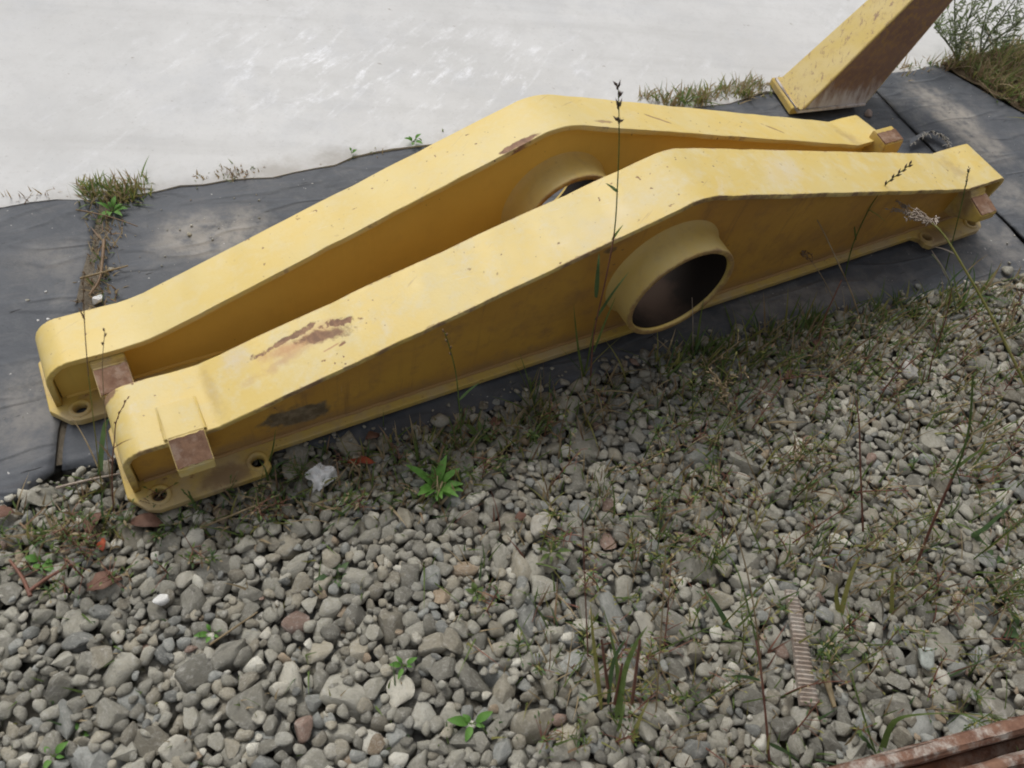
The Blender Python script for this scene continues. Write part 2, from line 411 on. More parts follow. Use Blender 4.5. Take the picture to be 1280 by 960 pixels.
M_STONE_O = m_stone('stone_single', 'object'); M_STONE_S = m_stone('stone_mass', 'vertex')

# ------------------------------------------------------------------ the ground, the slab, the soil
def sheet(name, pts, z, mat, kind='structure', thick=None, parent=None):
    bm = bmesh.new(); vs = [bm.verts.new((p[0], p[1], z)) for p in pts]; f = bm.faces.new(vs)
    if thick:
        r = bmesh.ops.extrude_face_region(bm, geom=[f])
        for e in r['geom']:
            if isinstance(e, bmesh.types.BMVert): e.co.z -= thick
    o = bm_obj(name, bm, mat, parent)
    if kind: o['kind'] = kind
    return o
M_FAR = m_gravel_far()
sheet('ground', [(-400, -400), (400, -400), (400, 400), (-400, 400)], -.16, M_FAR)
def epos(u, v): p = E0+EDIR*u+ENRM*v; return (p[0], p[1])
# slab with a slightly broken edge
edge = []
for u in np.arange(-7, 12, .06):
    j = (RNG.normal(0, .006)+.012*math.sin(u*5.1)+.01*math.sin(u*13)) if -3 < u < 5 else 0
    edge.append(epos(u, j))
sheet('concrete_pavement', edge+[epos(12, 40), epos(-7, 40)], -.012, m_concrete(), thick=.14)
sheet('soil_strip', [epos(-8, -4.5), epos(12, -4.5), epos(12, .02), epos(-8, .02)], -.045, M_FAR)

# ------------------------------------------------------------------ the rubber mats
MATS = []
def lerp_poly(P, n):
    P = np.array(P, float); d = np.r_[0, np.cumsum(np.linalg.norm(np.diff(P, axis=0), axis=1))]
    t = np.linspace(0, d[-1], n); return np.stack([np.interp(t, d, P[:, k]) for k in range(2)], -1)
def smooth_noise(seed):
    r = np.random.default_rng(seed); k = r.normal(0, 1, (10, 2))*5; ph = r.uniform(0, 6.28, 10); a = r.uniform(.3, 1, 10)
    return lambda x, y: sum(a[i]*np.sin(k[i, 0]*x+k[i, 1]*y+ph[i]) for i in range(10))/6
def bed_z(x, y):
    """height of the mat top: level under the near beam, a little lower under the far one"""
    p = np.stack([x-E0[0], y-E0[1]], -1); v = p@ENRM
    return -.004-.010*np.clip((v+.80)/.35, 0, 1)
def mat(name, rear, front, mats, label, seed, lift=0.0, nu=90, nv=40, wave=.007, rag=.005, thick=.008):
    A = lerp_poly(rear, nu)+ENRM*.024; B = lerp_poly(front, nu); sn = smooth_noise(seed); r = np.random.default_rng(seed)
    def ragged(n, amp):
        a = r.normal(0, 1, n); a = np.convolve(a, [.2, .3, .3, .2], 'same'); return a*amp
    A = A+ragged(nu, rag)[:, None]*ENRM; B = B+ragged(nu, rag*.7)[:, None]*ENRM
    v = np.linspace(0, 1, nv); P = A[:, None]*(1-v)[None, :, None]+B[:, None]*v[None, :, None]
    e0 = ragged(nv, rag*.6); e1 = ragged(nv, rag*.6); P[0] += e0[:, None]*EDIR; P[-1] += e1[:, None]*EDIR
    sn2 = smooth_noise(seed+50); z = bed_z(P[..., 0], P[..., 1])+lift+wave*np.clip(sn(P[..., 0], P[..., 1]), -1, .45)+.0025*np.clip(sn2(P[..., 0]*2.7, P[..., 1]*2.7), -1, .5)
    z[:, -3:] -= np.array([.001, .004, .009]); z[:, :2] -= np.array([.006, .002])
    top = np.concatenate([P, z[..., None]], -1).reshape(-1, 3); bot = top-[0, 0, thick]
    V = np.concatenate([top, bot]); n = nu*nv; Fc = []
    id_ = lambda i, j: i*nv+j
    for i in range(nu-1):
        for j in range(nv-1):
            a, b, c, d = id_(i, j), id_(i+1, j), id_(i+1, j+1), id_(i, j+1)
            Fc.append((a, d, c, b)); Fc.append((a+n, b+n, c+n, d+n))
    ring = [id_(i, 0) for i in range(nu)]+[id_(nu-1, j) for j in range(1, nv)]+[id_(i, nv-1) for i in range(nu-2, -1, -1)]+[id_(0, j) for j in range(nv-2, 0, -1)]
    for a, b in zip(ring, ring[1:]+ring[:1]): Fc.append((a, b, b+n, a+n))
    me = bpy.data.meshes.new(name); me.from_pydata(V.tolist(), [], Fc); me.update()
    o = link(name, me, mats, None, True); tag(o, label, 'rubber mat', 'rubber mats under the beams'); MATS.append(o)
    return o
S1r, S1f = (-1.150, 1.470), (-.858, .690)
sd_ = np.array(S1f)-S1r; sn_ = np.array([sd_[1], -sd_[0]])/np.linalg.norm(sd_)
sheet('seam_soil', [tuple(np.array(S1r)+sd_*t+sn_*(w_+random.gauss(0, .003))) for t, w_ in [(k/14-.01, .022) for k in range(15)]+[(k/14-.01, -.022) for k in range(14, -1, -1)]], -.0135, m_soil('seam_dirt', (.09, .075, .055), (.20, .17, .13)))
mat('rubber_mat', [(-2.1, .80), (-1.3523, 1.3402), (-1.2094, 1.4415), (S1r[0]-.006, S1r[1]-.002)],
    [(-1.75, -.25), (-.9133, .582), (S1f[0]-.005, S1f[1]-.012)],
    m_rubber('rubber_left', [((-1.15, 1.22), (.16, .10), .5, .30), ((-.98, .80), (.10, .16), .5, .40)], 0.0),
    'dark scratched rubber mat left of the weedy seam', 3, nu=60)
mat('rubber_mat', [(S1r[0]+.007, S1r[1]+.003), (-.8213, 1.6764), (-.5989, 1.8398), (-.3948, 1.9752), (.3151, 2.446), (.6487, 2.6521), (1.03, 2.90)],
    [(S1f[0]+.004, S1f[1]-.004), (-.7735, .725), (-.2152, .928), (.0062, 1.1016), (.3351, 1.3354), (.7162, 1.5622), (1.0745, 1.7652), (1.4193, 1.9572), (1.52, 2.02)],
    m_rubber('rubber_middle', [((-.83, 1.42), (.20, .13), .5, .75), ((.75, 1.68), (.42, .07), .52, .45), ((1.35, 2.08), (.25, .15), .5, .35)], 4.0),
    'long dark rubber mat under both yellow beams', 8, nu=170)
mat('rubber_mat', [(1.025, 2.905), (1.18, 3.01), (1.349, 3.128), (1.62, 2.925), (2.5, 2.27)],
    [(1.53, 2.03), (1.62, 2.06), (1.72, 2.10), (1.9, 2.08), (2.3, 1.95)],
    m_rubber('rubber_right', [((1.32, 2.80), (.26, .12), -.9, .95), ((1.42, 2.62), (.14, .12), -.5, .6), ((1.5, 2.35), (.2, .14), 0, .4)], 9.0, edge_dust=.3),
    'dusty grey rubber mat at right with a frayed tear', 15, lift=.007, nu=90, wave=.005)
# the tear: a lifted lip of rubber over a dark gap with frayed white cord
tp = [gp(*q, .008) for q in ((1138, 181), (1150, 174), (1160, 170), (1172, 174), (1182, 181), (1187, 185))]
tm = MB(); L = []; R = []
for i, p in enumerate(tp):
    lift = .022*math.sin(math.pi*i/(len(tp)-1)); L.append(p+np.array([.0, .028, .002])); R.append(p+np.array([0, 0, lift]))
tm.quad_strip(L, R, 0); tm.quad_strip([q+np.array([0, 0, -.006]) for q in R], R, 0)
for i in range(70):
    k = random.random()*(len(tp)-1); a = int(k); f = k-a; p = R[a]*(1-f)+R[a+1]*f
    q = p+np.array([random.gauss(0, .008), random.gauss(-.008, .006), random.gauss(.0, .006)])
    tm.tube([p, (p+q)/2+np.array([0, 0, .003]), q], .0012, .0007, 1, 4)
M_FRAY = m_plant('frayed_cord', (.42, .39, .33), (.55, .52, .46))
tm.build('frayed_tear', [m_rubber('rubber_torn', [], 2.0, False), M_FRAY], MATS[2])

# ------------------------------------------------------------------ the yellow equalizer beams
def arc_path(pts, radii, seg=10):
    """polyline with filleted corners"""
    P = [np.array(p, float) for p in pts]; out = [P[0]]
    for i in range(1, len(P)-1):
        a, b, c = P[i-1], P[i], P[i+1]; r = radii[i-1]
        u = (a-b)/np.linalg.norm(a-b); v = (c-b)/np.linalg.norm(c-b)
        ang = math.acos(max(-1, min(1, u@v))); t = min(r/math.tan(ang/2), .48*np.linalg.norm(a-b), .48*np.linalg.norm(c-b)); r = t*math.tan(ang/2)
        if r < 1e-4: out.append(b); continue
        bis = (u+v)/np.linalg.norm(u+v); ctr = b+bis*(r/math.sin(ang/2)); s_ = b+u*t; e_ = b+v*t
        a0 = math.atan2(*(s_-ctr)[::-1]); a1 = math.atan2(*(e_-ctr)[::-1]); d = (a1-a0+math.pi) % (2*math.pi)-math.pi
        n = max(2, int(seg*abs(d)/1.0)+2)
        for k in range(n+1): out.append(ctr+r*np.array([math.cos(a0+d*k/n), math.sin(a0+d*k/n)]))
    out.append(P[-1]); return np.array(out)
def offset_path(P, d):
    T = np.gradient(P, axis=0); T /= np.linalg.norm(T, axis=1)[:, None]
    N = np.stack([T[:, 1], -T[:, 0]], -1); return P+N*d       # to the right of travel
def curve_plate(name, loops, thick, bevel, mats, parent, xf=None):
    cu = bpy.data.curves.new(name, 'CURVE'); cu.dimensions = '2D'; cu.fill_mode = 'BOTH'; cu.extrude = thick/2-bevel; cu.bevel_depth = bevel; cu.bevel_resolution = 1
    cu.offset = -bevel
    for lp in loops:
        sp = cu.splines.new('POLY'); sp.points.add(len(lp)-1); sp.use_cyclic_u = True
        for q, p in zip(sp.points, lp): q.co = (p[0], p[1], 0, 1)
    t = bpy.data.objects.new('tmp', cu); COL.objects.link(t); dg = bpy.context.evaluated_depsgraph_get(); dg.update()
    me = bpy.data.meshes.new_from_object(t.evaluated_get(dg)); bpy.data.objects.remove(t)
    bm = bmesh.new(); bm.from_mesh(me); bpy.data.meshes.remove(me)
    bmesh.ops.remove_doubles(bm, verts=bm.verts, dist=1e-5)
    if xf:
        for v in bm.verts: v.co = xf(v.co)
    return bm_obj(name, bm, mats, parent, False)
def circle(c, r, n=24): return [(c[0]+r*math.cos(2*math.pi*i/n), c[1]+r*math.sin(2*math.pi*i/n)) for i in range(n)]
def lathe_y(name, prof, c, mats, parent, n=72):
    """prof: (y, radius) pairs turned about a level axis through c=(x,z)"""
    bm = bmesh.new(); rings = []
    for y, r in prof:
        rings.append([bm.verts.new((c[0]+r*math.cos(2*math.pi*i/n), y, c[1]+r*math.sin(2*math.pi*i/n))) for i in range(n)])
    for a, b in zip(rings, rings[1:]):
        for i in range(n): bm.faces.new((a[i], a[(i+1) % n], b[(i+1) % n], b[i]))
    return bm_obj(name, bm, mats, parent, True)

def make_beam(q, label, radii, hub, M_top, M_side, wrap_left):
    X, Y, T, TL, SL, Z, ze, zp, xk, W, Ln, xp, xk2, ze2 = q
    def loc(v):
        x, y, z = v; y, z = y*math.cos(TL)-z*math.sin(TL), y*math.sin(TL)+z*math.cos(TL)
        x, z = x*math.cos(SL)-z*math.sin(SL), x*math.sin(SL)+z*math.cos(SL); z += Z
        c, s_ = math.cos(T), math.sin(T); return Vector((X+c*x-s_*y, Y+s_*x+c*y, z))
    o0 = loc((0, 0, 0)); M4 = Matrix.Identity(4)
    for k, e in enumerate(((1, 0, 0), (0, 1, 0), (0, 0, 1))):
        a = loc(e)-o0
        for r in range(3): M4[r][k] = a[r]
    for r in range(3): M4[r][3] = o0[r]
    root = empty('equalizer_beam', mat=M4); tag(root, label, 'steel beam', 'yellow equalizer beams on the mats')
    TH, PT, REC = .013, .017, .022
    # the band of plate that makes both end walls and the top
    path = arc_path([(-.004, PT+.0005), (0, ze), (xk, ze), (xp, zp), (Ln-xk2, ze2), (Ln, ze2), (Ln-.012, PT+.0005)], radii)
    inner = offset_path(path, TH)
    inner[0][1] = inner[-1][1] = PT+.0005
    # finer steps along the long runs
    def densify(P):
        out = []
        for a, b in zip(P, P[1:]):
            n = max(1, int(np.linalg.norm(b-a)/.04))
            for k in range(n): out.append(a+(b-a)*k/n)
        out.append(P[-1]); return np.array(out)
    n0 = [max(1, int(np.linalg.norm(b-a)/.04)) for a, b in zip(path, path[1:])]
    def dens(P):
        out = []
        for k, (a, b) in enumerate(zip(P, P[1:])):
            for j in range(n0[k]): out.append(a+(b-a)*j/n0[k])
        out.append(P[-1]); return np.array(out)
    po, pi_ = dens(path), dens(inner)
    bm = bmesh.new(); rows = []
    r_ = np.random.default_rng(int(W*1e5))
    for a, b in zip(po, pi_):
        j0, j1 = r_.normal(0, .0005, 2)
        rows.append([bm.verts.new((a[0], j0, a[1])), bm.verts.new((a[0], W+j1, a[1])), bm.verts.new((b[0], W+j1, b[1])), bm.verts.new((b[0], j0, b[1]))])
    longe = []
    for a, b in zip(rows, rows[1:]):
        for i in range(4): bm.faces.new((a[i], a[(i+1) % 4], b[(i+1) % 4], b[i]))
    bm.faces.new(rows[0]); bm.faces.new(rows[-1][::-1])
    bm.edges.ensure_lookup_table()
    for a, b in zip(rows, rows[1:]):
        for i in range(4): longe.append(bm.edges.get((a[i], b[i])))
    bmesh.ops.bevel(bm, geom=longe, offset=.0028, segments=2, affect='EDGES', profile=.6)
    top = bm_obj('top_flange', bm, M_top, root, True)
    top.modifiers.new('wn', 'WEIGHTED_NORMAL').keep_sharp = True
    # bottom plate with bolt tabs at both ends
    hb = [(.039, -.021), (.2335, -.0195), (Ln-.2335, -.0195), (Ln-.039, -.021)]
    hb += [(a, W-b) for a, b in hb]
    TP = .052; e0 = -.018; CH = .034
    fr = [(e0, -.004), (e0+CH*.9, -TP+.008), (e0+CH*1.5, -TP), (.242, -TP), (.256, -TP+.014), (.256, -.018), (.272, -.002),
          (Ln-.272, -.002), (Ln-.256, -.018), (Ln-.256, -TP+.014), (Ln-.242, -TP), (Ln-e0-CH*1.5, -TP), (Ln-e0-CH*.9, -TP+.008), (Ln-e0, -.004)]
    out = fr+[(a, W-b) for a, b in fr[::-1]]
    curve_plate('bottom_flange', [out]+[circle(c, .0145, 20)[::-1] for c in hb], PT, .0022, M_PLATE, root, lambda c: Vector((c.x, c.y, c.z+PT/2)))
    for c in hb:
        bm = bmesh.new(); n = 24
        R = [[bm.verts.new((c[0]+r*math.cos(2*math.pi*i/n), c[1]+r*math.sin(2*math.pi*i/n), z)) for i in range(n)] for r, z in ((.0238, PT-.002), (.0225, PT+.0035), (.0205, PT+.0045), (.0160, PT+.0045), (.0143, PT+.003), (.0140, .001))]
        for a, b in zip(R, R[1:]):
            for i in range(n): bm.faces.new((a[i], a[(i+1) % n], b[(i+1) % n], b[i]))
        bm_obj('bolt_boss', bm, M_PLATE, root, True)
    # side plates, bored for the hub
    wp = offset_path(arc_path([(0, PT), (0, ze), (xk, ze), (xp, zp), (Ln-xk2, ze2), (Ln, ze2), (Ln-.012, PT)], radii), TH-.001)
    wp[0][1] = wp[-1][1] = PT-.001
    hc, hr = hub
    for y in (REC, W-REC-.012):
        curve_plate('side_plate', [list(map(tuple, wp[::-1])), circle(hc, hr-.004, 64)[::-1]], .012, .0005, M_side, root, lambda c, y=y: Vector((c.x, y+.006+c.z, c.y)))
    # weld beads along the foot and the top of the front side plate
    for nm, P in (('weld_bead', [(x, REC-.001, PT+.001) for x in np.arange(.02, Ln-.03, .022)]),
                  ('weld_bead', [(a[0], REC-.001, a[1]) for a in offset_path(dens(path), TH+.001)[6:-6]])):
        t = MB(); P2 = [(a, b+random.gauss(0, .0006), c+random.gauss(0, .0006)) for a, b, c in P]
        t.tube(P2, .0055, .0055, 0, 6); t.build(nm, [M_side], root)
    # hub tube, both ends, and the rusty bore inside
    yf, yb = -.060, W+.006; bi = hr-.014
    prof = [(REC+.001, hr+.012), (REC-.006, hr+.007), (REC-.016, hr+.003), (REC-.03, hr+.001), (yf+.004, hr), (yf+.001, hr-.001), (yf, hr-.003), (yf, bi+.003), (yf+.002, bi+.0006), (yf+.012, bi)]
    prof += [(yb-.012, bi), (yb-.002, bi+.0006), (yb, bi+.003), (yb, hr-.003), (yb-.004, hr), (W-REC+.006, hr+.004), (W-REC-.001, hr+.006)]
    hubo = lathe_y('hub_tube', prof, hc, M_HUB, root, 96)
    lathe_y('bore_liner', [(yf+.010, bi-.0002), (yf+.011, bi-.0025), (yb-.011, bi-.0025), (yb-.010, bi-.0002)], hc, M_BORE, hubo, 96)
    # stop blocks on the front side plate
    def block(x0, x1, zf, wrap, tall=False):
        if tall: pl = [(REC+.004, zf-.0145), (.020, zf+.026), (.006, zf+.024), (-.042, zf+.013), (-.044, zf-.020), (-.030, .03), (REC+.004, .03)]
        elif wrap: pl = [(.078, zf-.002), (.076, zf+.015), (.0, zf+.013), (-.055, zf-.015), (-.056, zf-.042), (.004, zf-.102), (REC+.004, zf-.102), (REC+.004, zf-.02)]
        else: pl = [(REC+.004, zf-.0145), (-.006, zf-.0145), (-.014, zf-.026), (-.076, zf-.042), (-.077, zf-.066), (.004, zf-.115), (REC+.004, zf-.115)]
        e = (2, 3)
        bm = bmesh.new(); A = [bm.verts.new((x0, *p)) for p in pl]; B = [bm.verts.new((x1, *p)) for p in pl]
        bm.faces.new(A); bm.faces.new(B[::-1])
        for i in range(len(pl)): bm.faces.new((A[i], A[(i+1) % len(pl)], B[(i+1) % len(pl)], B[i]))
        bmesh.ops.recalc_face_normals(bm, faces=bm.faces)
        bmesh.ops.bevel(bm, geom=list(bm.edges), offset=.0022, segments=2, affect='EDGES')
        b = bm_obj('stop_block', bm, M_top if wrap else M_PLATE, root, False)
        p, r = np.array(pl[e[0]]), np.array(pl[e[1]]); d = (r-p)/np.linalg.norm(r-p); nrm = np.array([d[1], -d[0]])
        if nrm[0] > 0: nrm = -nrm
        p2, r2 = p+d*.003, r-d*.003; bm = bmesh.new()
        rr = np.random.default_rng(5); N = 10; top_ = []
        fr_ = [(x0+.0015, x1-.0015)]
        V = []
        for off in (-.003, .0022):
            V.append([[bm.verts.new((x0+.0015+(x1-x0-.003)*i/N, *(a+nrm*off+d*(rr.normal(0, .0012) if 0 < i < N else 0)))) for i in range(N+1)] for a in (p2, r2)])
        for i in range(N):
            bm.faces.new((V[1][0][i], V[1][0][i+1], V[1][1][i+1], V[1][1][i])); bm.faces.new((V[0][0][i], V[0][1][i], V[0][1][i+1], V[0][0][i+1]))
            for j in (0, 1): bm.faces.new((V[0][j][i], V[0][j][i+1], V[1][j][i+1], V[1][j][i]))
        for i in (0, N): bm.faces.new((V[0][0][i], V[0][1][i], V[1][1][i], V[1][0][i]))
        bm_obj('worn_face', bm, M_WEAR, b, False)
        if wrap:   # weld round the pad that lies on the flange
            t = MB(); t.tube([(x0-.001, .006, zf+.002), (x0-.001, .078, zf+.002), (x1+.001, .078, zf+.002), (x1+.001, .006, zf+.002)], .005, .005, 0, 6); t.build('weld_bead', [M_top], b)
    block(.088, .155, ze, wrap_left); 
    if wrap_left: block(Ln-.158, Ln-.092, ze2, False)
    else: block(Ln-.088, Ln-.006, ze2, False, True)
    return root

QA = (-.6743, .6596, .6538, .0594, .0052, .0063, .1604, .456, .1794, .1549, 2.4595, 1.2191, .1805, .1777)
QB = (-.9163, .8123, .6714, -.0548, -.0055, -.0057, .1356, .4511, .2016, .1353, 2.4507, 1.1641, .1555, .1441)
flA = m_flange('flange_paint_near', .1549, [
    ((.37, .095), (.11, .030), dict(rot=.0, amp=1.0, scale=22, soft=1.1), .9, (.44, .22, .08)),
    ((.34, .075), (.10, .016), dict(rot=.1, amp=1.2, scale=30, soft=.9), .6, (.44, .27, .13)),
    ((.425, .088), (.062, .019), dict(rot=-.25, amp=1.0, scale=42, soft=.5), .95),
    ((.355, .118), (.080, .008), dict(rot=.1, amp=1.3, scale=48, soft=.4), .95),
    ((.46, .102), (.040, .010), dict(rot=-.3, amp=1.1, scale=60, soft=.3), 1.0),
    ((.445, .052), (.010, .004), dict(rot=.2, amp=.9, scale=80, soft=.4), 1.0),
    ((.425, .056), (.022, .003), dict(rot=.1, amp=1.1, scale=80, soft=.5), .8, (.40, .20, .08)),
    ((.25, .125), (.05, .045), dict(rot=.1, amp=1.0, scale=30, soft=1.2), .55, (.56, .50, .42)),
    ((1.05, .05), (.25, .06), dict(rot=.1, amp=1.0, scale=16, soft=1.2), .35, (.58, .53, .42)),
    ((1.55, .08), (.12, .07), dict(rot=.5, amp=1.0, scale=14, soft=1.0), .45, (.60, .55, .46)),
    ((.010, .150), (.020, .012), dict(rot=0, amp=.8, scale=60, soft=.3), .9),
    ((.19, .08), (.02, .10), dict(rot=.05, amp=1.1, scale=30, soft=1.0), .22),
    ((2.30, .08), (.04, .09), dict(rot=.1, amp=1.0, scale=30, soft=1.0), .32)], 1.0, .75, 0.0)
flB = m_flange('flange_paint_far', .1353, [
    ((1.06, .008), (.055, .011), dict(rot=0, amp=.7, scale=45, soft=.3), 1.0),
    ((1.50, .06), (.045, .006), dict(rot=-.5, amp=.8, scale=45, soft=.4), .8),
    ((1.95, .06), (.035, .006), dict(rot=-.6, amp=.9, scale=45, soft=.4), .8),
    ((1.30, .025), (.03, .008), dict(rot=0, amp=.9, scale=45, soft=.4), .7),
    ((2.29, .05), (.035, .08), dict(rot=.1, amp=1.1, scale=30, soft=1.0), .35)], .75, .45, 3.0, .25)
wbA = m_web('side_paint_near', [((.335, .078), (.095, .044), dict(rot=-.15, amp=.9, scale=26, soft=.45), .92, (.085, .072, .052), (.25, .21, .15)),
                               ((1.03, .335), (.02, .012), dict(rot=0, amp=.7, scale=40, soft=.4), .7, (.06, .05, .04), (.14, .11, .08)),
                               ((1.75, .13), (.40, .09), dict(rot=-.1, amp=1.0, scale=9, soft=1.3), .62, (.20, .10, .045), (.31, .17, .07)),
                               ((.95, .16), (.20, .10), dict(rot=.2, amp=1.0, scale=12, soft=1.2), .40, (.22, .12, .05), (.33, .20, .08))], .8, 1.0)
wbB = m_web('side_paint_far_bounce', [], .12, 5.0, ((.68, .48, .115), (.64, .44, .10)))  # far side paint lightened to stand in for bounce off the near beam
make_beam(QA, 'nearer yellow steel beam with a rust patch and open hub facing the gravel', [.046, .06, .16, .05, .030], ((1.2150, .2080), .1410), flA, wbA, True)
make_beam(QB, 'farther yellow steel beam partly hidden behind the nearer beam', [.055, .30, .20, .05, .040], ((1.200, .200), .1410), flB, wbB, False)

# ------------------------------------------------------------------ the leaning rusty box post behind the beams
C0, LC, RC = gp(994, 146), gp(967, 105), gp(1077, 137)
uf = (RC-C0); uf /= np.linalg.norm(uf); nf = np.array([uf[1], -uf[0], .20])      # wide face leans a little away
def hit(px_, P, n): d = ray(*px_); return CAM+d*(((P-CAM)@n)/(d@n))
TR, TRt = hit((1140, 0), C0, nf), hit((1193, 0), C0, nf)
nl = np.cross(LC-C0, TR-C0); TL_ = hit((1083, 0), C0, nl)
K_ = 1.55
E4 = [(C0, C0+(TR-C0)*K_), (RC, RC+(TRt-RC)*K_), (RC+(LC-C0), None), (LC, LC+(TL_-LC)*K_)]
E4[2] = (E4[2][0], E4[1][1]+(E4[3][1]-E4[0][1]))
root = empty('box_post', tuple(C0)); tag(root, 'leaning rusty yellow box post standing on a base plate behind the beams', 'steel post')
s = NT('post_left_face'); c = s.coord(); n1 = s.noise(c, 9, 5, .6)
col = s.mix(s.ramp(n1, .35, .7), (.50, .37, .10), (.52, .41, .17))
scr = s.ramp(s.noise(s.mapping(c, rot=(.3, .2, -.3), scale=(9, 3.0, 3)), 8, 8, .8, .8), .55, .61); col = s.mix(s.math('MULTIPLY', scr, .8), col, (.20, .11, .075))
col = s.mix(s.math('MULTIPLY', s.ramp(s.noise(c, 30, 6, .78), .52, .68), .4), col, (.36, .24, .11))
M_BT = s.fin(col, .6, n1, .2, .002)
s = NT('post_wide_face'); c = s.coord(); n1 = s.noise(c, 7, 6, .7); n2 = s.noise(c, 55, 7, .78); z = s.sep(c)[2]
col = s.mix(s.ramp(n1, .3, .7), (.20, .12, .09), (.31, .195, .125))
spk = s.math('MULTIPLY', s.ramp(n2, .47, .60), s.ramp(s.math('ADD', z, s.math('MULTIPLY', n1, .2)), .12, .42, .25, .95))
col = s.mix(s.math('MULTIPLY', spk, .75), col, (.36, .22, .07))
drip = s.noise(s.mapping(c, rot=(0, 0, .0), scale=(1, 1, .22)), 34, 5, .65)
lo = s.math('ADD', z, s.math('MULTIPLY', s.math('SUBTRACT', drip, .5), .26))
col = s.mix(s.math('MULTIPLY', s.ramp(lo, .105, -.0), .95), col, (.60, .57, .555))
M_BS = s.fin(col, .75, n2, .35, .003)
bm = bmesh.new(); A = []; B = []
off_ = np.array(C0)
for a, b in E4:
    k = .018/max(b[2]-a[2], 1e-6); A.append(bm.verts.new(tuple(a+(b-a)*k-off_))); B.append(bm.verts.new(tuple(b-off_)))
bm.faces.new(A); bm.faces.new(B[::-1]); ed = []
for i in range(4):
    f = bm.faces.new((A[i], A[(i+1) % 4], B[(i+1) % 4], B[i])); f.material_index = 1 if i in (0, 2) else 0
bm.edges.ensure_lookup_table()
bmesh.ops.bevel(bm, geom=[bm.edges.get((a, b)) for a, b in zip(A, B)], offset=.006, segments=3, affect='EDGES', profile=.5)
bm_obj('post_body', bm, [M_BT, M_BS], root, False)
a1 = uf*.012; l1 = (LC-C0)/np.linalg.norm(LC-C0)
foot = [C0+l1*.022-a1, RC+l1*.022+a1*0, E4[2][0]+l1*.012, LC+l1*.012-a1]
bm = bmesh.new(); A = [bm.verts.new((*(p-off_)[:2], -.006)) for p in foot]; B = [bm.verts.new((*(p-off_)[:2], .019)) for p in foot]
bm.faces.new(A[::-1]); bm.faces.new(B)
for i in range(4): bm.faces.new((A[i], A[(i+1) % 4], B[(i+1) % 4], B[i]))
bmesh.ops.bevel(bm, geom=list(bm.edges), offset=.0025, segments=2, affect='EDGES')
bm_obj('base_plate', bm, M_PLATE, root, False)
t = MB(); wp_ = [E4[3][0]+(E4[3][1]-E4[3][0])*.0-off_+np.array([0, 0, .021]), np.array([0, 0, .021]), RC-off_+np.array([0, 0, .021])]
t.tube(wp_, .006, .006, 0, 6); t.build('weld_bead', [M_BS], root)

# ------------------------------------------------------------------ rusty steel channel in the near right corner
M_RS = m_rust('channel_rust', (.085, .04, .025), (.19, .085, .045), .30, 1.0, grey=(.36, .32, .28))
M_RL = m_rust('channel_lip_rust', (.12, .06, .04), (.24, .135, .09), .95, 1.2, grey=(.40, .37, .33))
c0 = gp(1050, 955, .09)[:2]; c1 = gp(1280, 893, .09)[:2]; cu_ = (c1-c0)/np.linalg.norm(c1-c0); cn = np.array([cu_[1], -cu_[0]])
root = empty('channel_with_added_bin', (*c0, 0)); tag(root, 'rusty steel channel in the near right corner, with added unseen bin walls shading the gravel', 'steel bin')
def cp(a, b, z): return (cu_[0]*a+cn[0]*b, cu_[1]*a+cn[1]*b, z)
def bar(name, pl, mat, a0=-.35, a1=1.6, n=40, jit=.0006):
    pl2 = arc_path(pl+[pl[0]], [.004]*(len(pl)-1), 4)[:-1]
    bm = bmesh.new(); rows = []
    for k in range(n+1):
        a = a0+(a1-a0)*k/n; rows.append([bm.verts.new(cp(a, p[0]+random.gauss(0, jit), p[1]+random.gauss(0, jit))) for p in pl2])
    m_ = len(pl2)
    for A, B in zip(rows, rows[1:]):
        for i in range(m_): bm.faces.new((A[i], A[(i+1) % m_], B[(i+1) % m_], B[i]))
    bm.faces.new(rows[0]); bm.faces.new(rows[-1][::-1])
    return bm_obj(name, bm, mat, root, True)
bar('upper_lip', [(.0, -.02), (.0, .080), (.004, .091), (.022, .094), (.030, .088), (.030, -.02)], M_RL)
bar('channel_web', [(.031, -.02), (.031, .052), (.052, .050), (.052, -.02)], M_RS)
bar('lower_lip', [(.053, -.02), (.053, .070), (.060, .082), (.072, .083), (.080, .074), (.082, -.02)], M_RL)
bar('foot_flange', [(.083, -.02), (.083, .030), (.30, .022), (.30, -.02)], M_RS)
BH, BD, BA0, BA1 = 2.0, 1.5, .55, 3.0  # added bin walls, out of view, that block sky over the right gravel
bar('side_wall', [(.302, -.02), (.302, BH), (.312, BH), (.312, -.02)], M_RS, BA0, BA1, 30)
bar('side_wall', [(.302+BD, -.02), (.302+BD, BH), (.312+BD, BH), (.312+BD, -.02)], M_RS, BA0, BA1, 30)
for a in (BA0, BA1): bar('end_wall', [(.3125, -.02), (.3125, BH-.004), (.3015+BD, BH-.004), (.3015+BD, -.02)], M_RS, a, a+.01, 1)
bar('top_rail', [(.27, BH-.01), (.27, BH+.07), (.335, BH+.07), (.335, BH-.01)], M_RL, BA0, BA1, 30)
for k in range(6):
    a = BA0+.1+k*(BA1-BA0-.2)/5; bar('wall_rib', [(.262, .024), (.262, BH-.012), (.3015, BH-.012), (.3015, .024)], M_RS, a, a+.06, 2)

